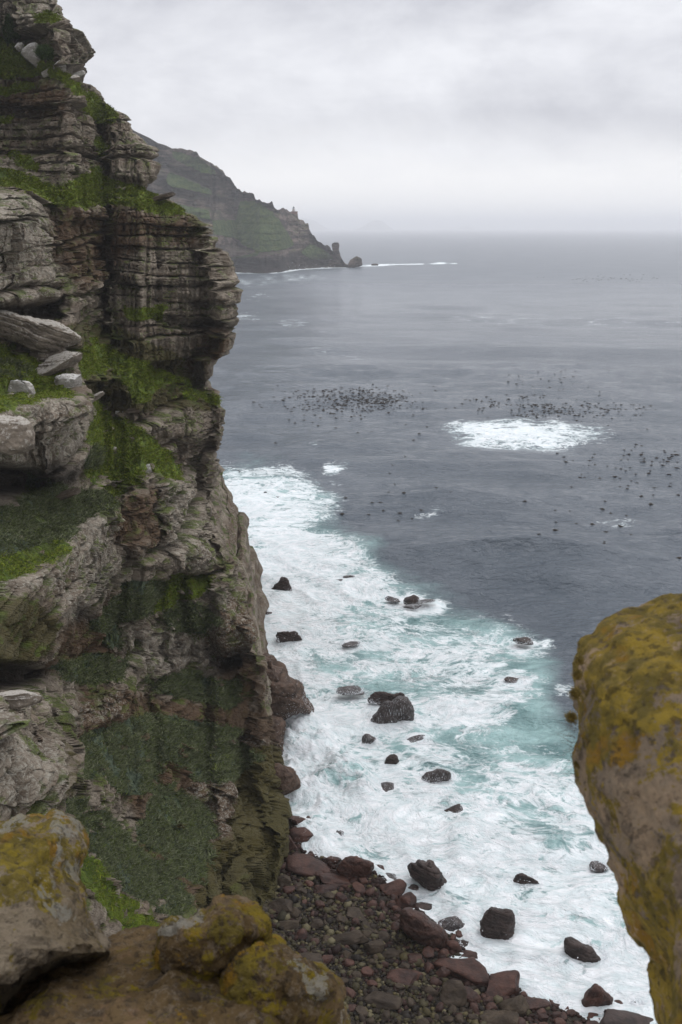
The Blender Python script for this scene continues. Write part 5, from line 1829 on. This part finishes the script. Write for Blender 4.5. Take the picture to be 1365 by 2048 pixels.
tag(outline_rock('overhanging_boulder', [(1166, 1296), (1172, 1282), (1192, 1272), (1215, 1246), (1250, 1226), (1300, 1208), (1340, 1200), (1400, 1188), (1560, 1150), (1750, 1220), (1820, 1500), (1800, 1900), (1650, 2200), (1480, 2330),
                                         (1385, 2260), (1350, 2110), (1335, 2050), (1326, 1990), (1324, 1930), (1310, 1895), (1285, 1860), (1262, 1815), (1248, 1770), (1238, 1735), (1214, 1680), (1200, 1640), (1185, 1590),
                                         (1166, 1545), (1158, 1500), (1160, 1440), (1158, 1380), (1154, 1330)],
                 2.7, 0.62, M_NEARR, centre=(1470, 1650), gy=-0.0012, power=2.7, rough=(0.035, 2.4, 0.024, 9.0), seed=25, nr=130, nt=460,
                 cover=cov(lambda x, y: 0.85 - 0.36 * sstep(y, 1400, 1650) + 0.45 * sstep(y - x * 0.9, 540, 760) * sstep(y, 1640, 1800), lambda x, y: 0.2 + 0 * x)),
    'large yellow lichened boulder overhanging the surf at the right of the view', 'boulder')

# dry twiggy lichen tufts hanging off the boulder's edge
M_TUFT = simple_material('dry_tuft', (0.10, 0.075, 0.020), (0.17, 0.12, 0.03), 30, 0.9)
M_TWIG = simple_material('dry_twig', (0.060, 0.048, 0.040), (0.11, 0.09, 0.075), 30, 0.9)


def tubes(paths, rad, n=5):
    V, F = [], []
    for pth in paths:
        b = len(V)
        m = len(pth)
        for i, p in enumerate(pth):
            p = np.array(p)
            r = rad * (1 - 0.75 * i / (m - 1))
            for q in range(n):
                a = 2 * math.pi * q / n
                V.append(p + np.array([math.cos(a) * r * 0.7, math.sin(a) * r, math.cos(a) * r * 0.7]))
        for i in range(m - 1):
            for q in range(n):
                F.append((b + i * n + q, b + i * n + (q + 1) % n, b + (i + 1) * n + (q + 1) % n, b + (i + 1) * n + q))
    return np.array(V), np.array(F)


for (cx, cy, w, h, ntw, lab) in ((1160, 1322, 14, 20, 0, 'small round olive tuft at the top of the overhanging boulder edge'), (1151, 1388, 24, 34, 0, 'round olive tuft midway along the overhanging boulder edge'),
                                 (1144, 1436, 26, 30, 26, 'dry tuft trailing long thin twigs off the overhanging boulder'), (1156, 1350, 16, 26, 0, 'narrow olive tuft between the two round ones'), (1158, 1530, 8, 10, 9, 'sparse twigs sticking out below the tufts')):
    c = at_depth(cx, cy, 2.62)
    s = px_size(c)
    e = empty('dry_tuft', tuple(c))
    tag(e, lab, 'tuft', 'dry tufts on the boulder edge')
    rng = np.random.default_rng(int(cx + cy))
    n = 900
    d = rng.normal(size=(n, 3))
    d /= np.linalg.norm(d, axis=1, keepdims=True)
    B = d * (rng.uniform(0.2, 0.8, n))[:, None] * (w * s / 2, 0.02, h * s / 2)
    V, F, C = blades(B, 0.004, 0.009, 0.0018, (-0.2, 0), [(0.1, 0.07, 0.02)], 3, 1)
    mesh_obj('foliage', V, F, M_TUFT, None, False, e)
    if ntw:
        paths = []
        for k in range(ntw):
            p = np.array([rng.uniform(0.0, w * s * 0.5), rng.uniform(-0.02, 0.02), rng.uniform(-h * s * 2.3, -h * s * 0.1) if ntw > 10 else rng.uniform(-h * s * 3, h * s)])
            v = np.array([rng.uniform(-1, -0.4), rng.uniform(-0.3, 0.3), rng.uniform(-0.5, 0.5)])
            L = rng.uniform(12, 46) * s / 7
            pth = [p.copy()]
            for q in range(7):
                v = v + np.array([rng.normal(0, 0.12), rng.normal(0, 0.1), -0.05 + rng.normal(0, 0.18)])
                p = p + v / np.linalg.norm(v) * L
                pth.append(p.copy())
            paths.append(pth)
        V, F = tubes(paths, 0.0011)
        mesh_obj('twig', V, F, M_TWIG, None, True, e)

# ================================================================== SPRAY: droplets thrown up where waves break
def spray():
    rng = np.random.default_rng(17)
    Vs = []
    for rk in HAND_ROCKS:                     # wash breaking round every rock that stands in the water
        if rk[4] not in ('dark', 'foamy') or rk[1] > 2040:
            continue
        n = int(26 * rk[2])
        a = rng.uniform(0, 6.283, n)
        rr_ = 1 + np.abs(rng.normal(0, 0.16, n)) - 0.06
        px = rk[0] + np.cos(a) * rr_ * rk[2] * 0.52
        py = rk[1] + rk[3] * 0.22 + np.sin(a) * rr_ * rk[3] * 0.42 + 1
        c = at_height(px, py, 0.15)
        z = c[:, 2] + rng.exponential(0.22, n)
        keep = fbm(np.stack([c[:, 0], c[:, 1], z * 0], -1), 1 / 1.5, 2, 23) > rng.uniform(-0.7, 0.35, n)
        p = np.stack([c[:, 0], c[:, 1], z], -1)[keep]
        tri = rng.normal(size=(len(p), 3, 3))
        tri /= np.linalg.norm(tri, axis=2, keepdims=True)
        Vs.append((p[:, None] + tri * rng.uniform(0.02, 0.09, len(p))[:, None, None]).reshape(-1, 3))
    for (cx, cy, sx, sy, zh, n) in ((598, 1446, 20, 12, 4.0, 22000), (600, 1500, 25, 30, 3.6, 26000), (650, 1560, 45, 25, 2.6, 14000), (620, 1620, 30, 20, 1.6, 6000), (690, 1716, 34, 14, 1.0, 4000),
                                    (640, 1700, 25, 16, 1.0, 3000), (870, 1540, 26, 7, 0.9, 1600), (760, 1740, 22, 8, 0.6, 1000), (900, 1835, 20, 8, 0.8, 1200), (1000, 1950, 30, 6, 0.6, 900), (540, 541, 40, 2, 9, 400), (620, 537, 40, 2, 7, 300)):
        px, py = rng.normal(cx, sx, n), rng.normal(cy, sy, n)
        c = at_height(px, py, 0.3)
        z = rng.exponential(zh * 0.55, n)
        clump = fbm(np.stack([c[:, 0], c[:, 1], z], -1), 1 / 2.0, 3, 19)
        keep = clump > rng.uniform(-0.6, 0.5, n)
        c, z = c[keep], z[keep]
        p = np.stack([c[:, 0], c[:, 1], z], -1)
        r = rng.uniform(0.015, 0.055, len(p)) * (1 if cy > 600 else 16)
        tri = rng.normal(size=(len(p), 3, 3))
        tri /= np.linalg.norm(tri, axis=2, keepdims=True)
        Vs.append((p[:, None] + tri * r[:, None, None]).reshape(-1, 3))
    V = np.concatenate(Vs)
    m = Mat('sea_spray', 0.9, 0.1)
    m.color((0.84, 0.86, 0.88))
    tag(mesh_obj('sea_spray', V, np.arange(len(V)).reshape(-1, 3), m.m, None, False), 'white spray thrown up where waves break on the rocks', kind='stuff')


spray()

# ================================================================== HAZE
def haze():
    m = bpy.data.materials.new('sea_haze')
    m.use_nodes = True
    t = m.node_tree
    t.nodes.clear()
    out = t.nodes.new('ShaderNodeOutputMaterial')
    v = t.nodes.new('ShaderNodeVolumePrincipled')
    v.inputs['Color'].default_value = (0.97, 0.98, 1.0, 1)
    v.inputs['Density'].default_value = 0.00013
    v.inputs['Anisotropy'].default_value = 0.3
    t.links.new(v.outputs[0], out.inputs['Volume'])
    x0, x1, y0, y1, z0, z1 = -42000, 42000, -300, 42000, -40, 260
    V = [(x, y, z) for z in (z0, z1) for y in (y0, y1) for x in (x0, x1)]
    F = [(0, 2, 3, 1), (4, 5, 7, 6), (0, 1, 5, 4), (2, 6, 7, 3), (0, 4, 6, 2), (1, 3, 7, 5)]
    o = mesh_obj('haze', np.array(V, float), np.array(F), m, None, False)
    tag(o, 'thin sea haze whitening the horizon', kind='stuff')


haze()
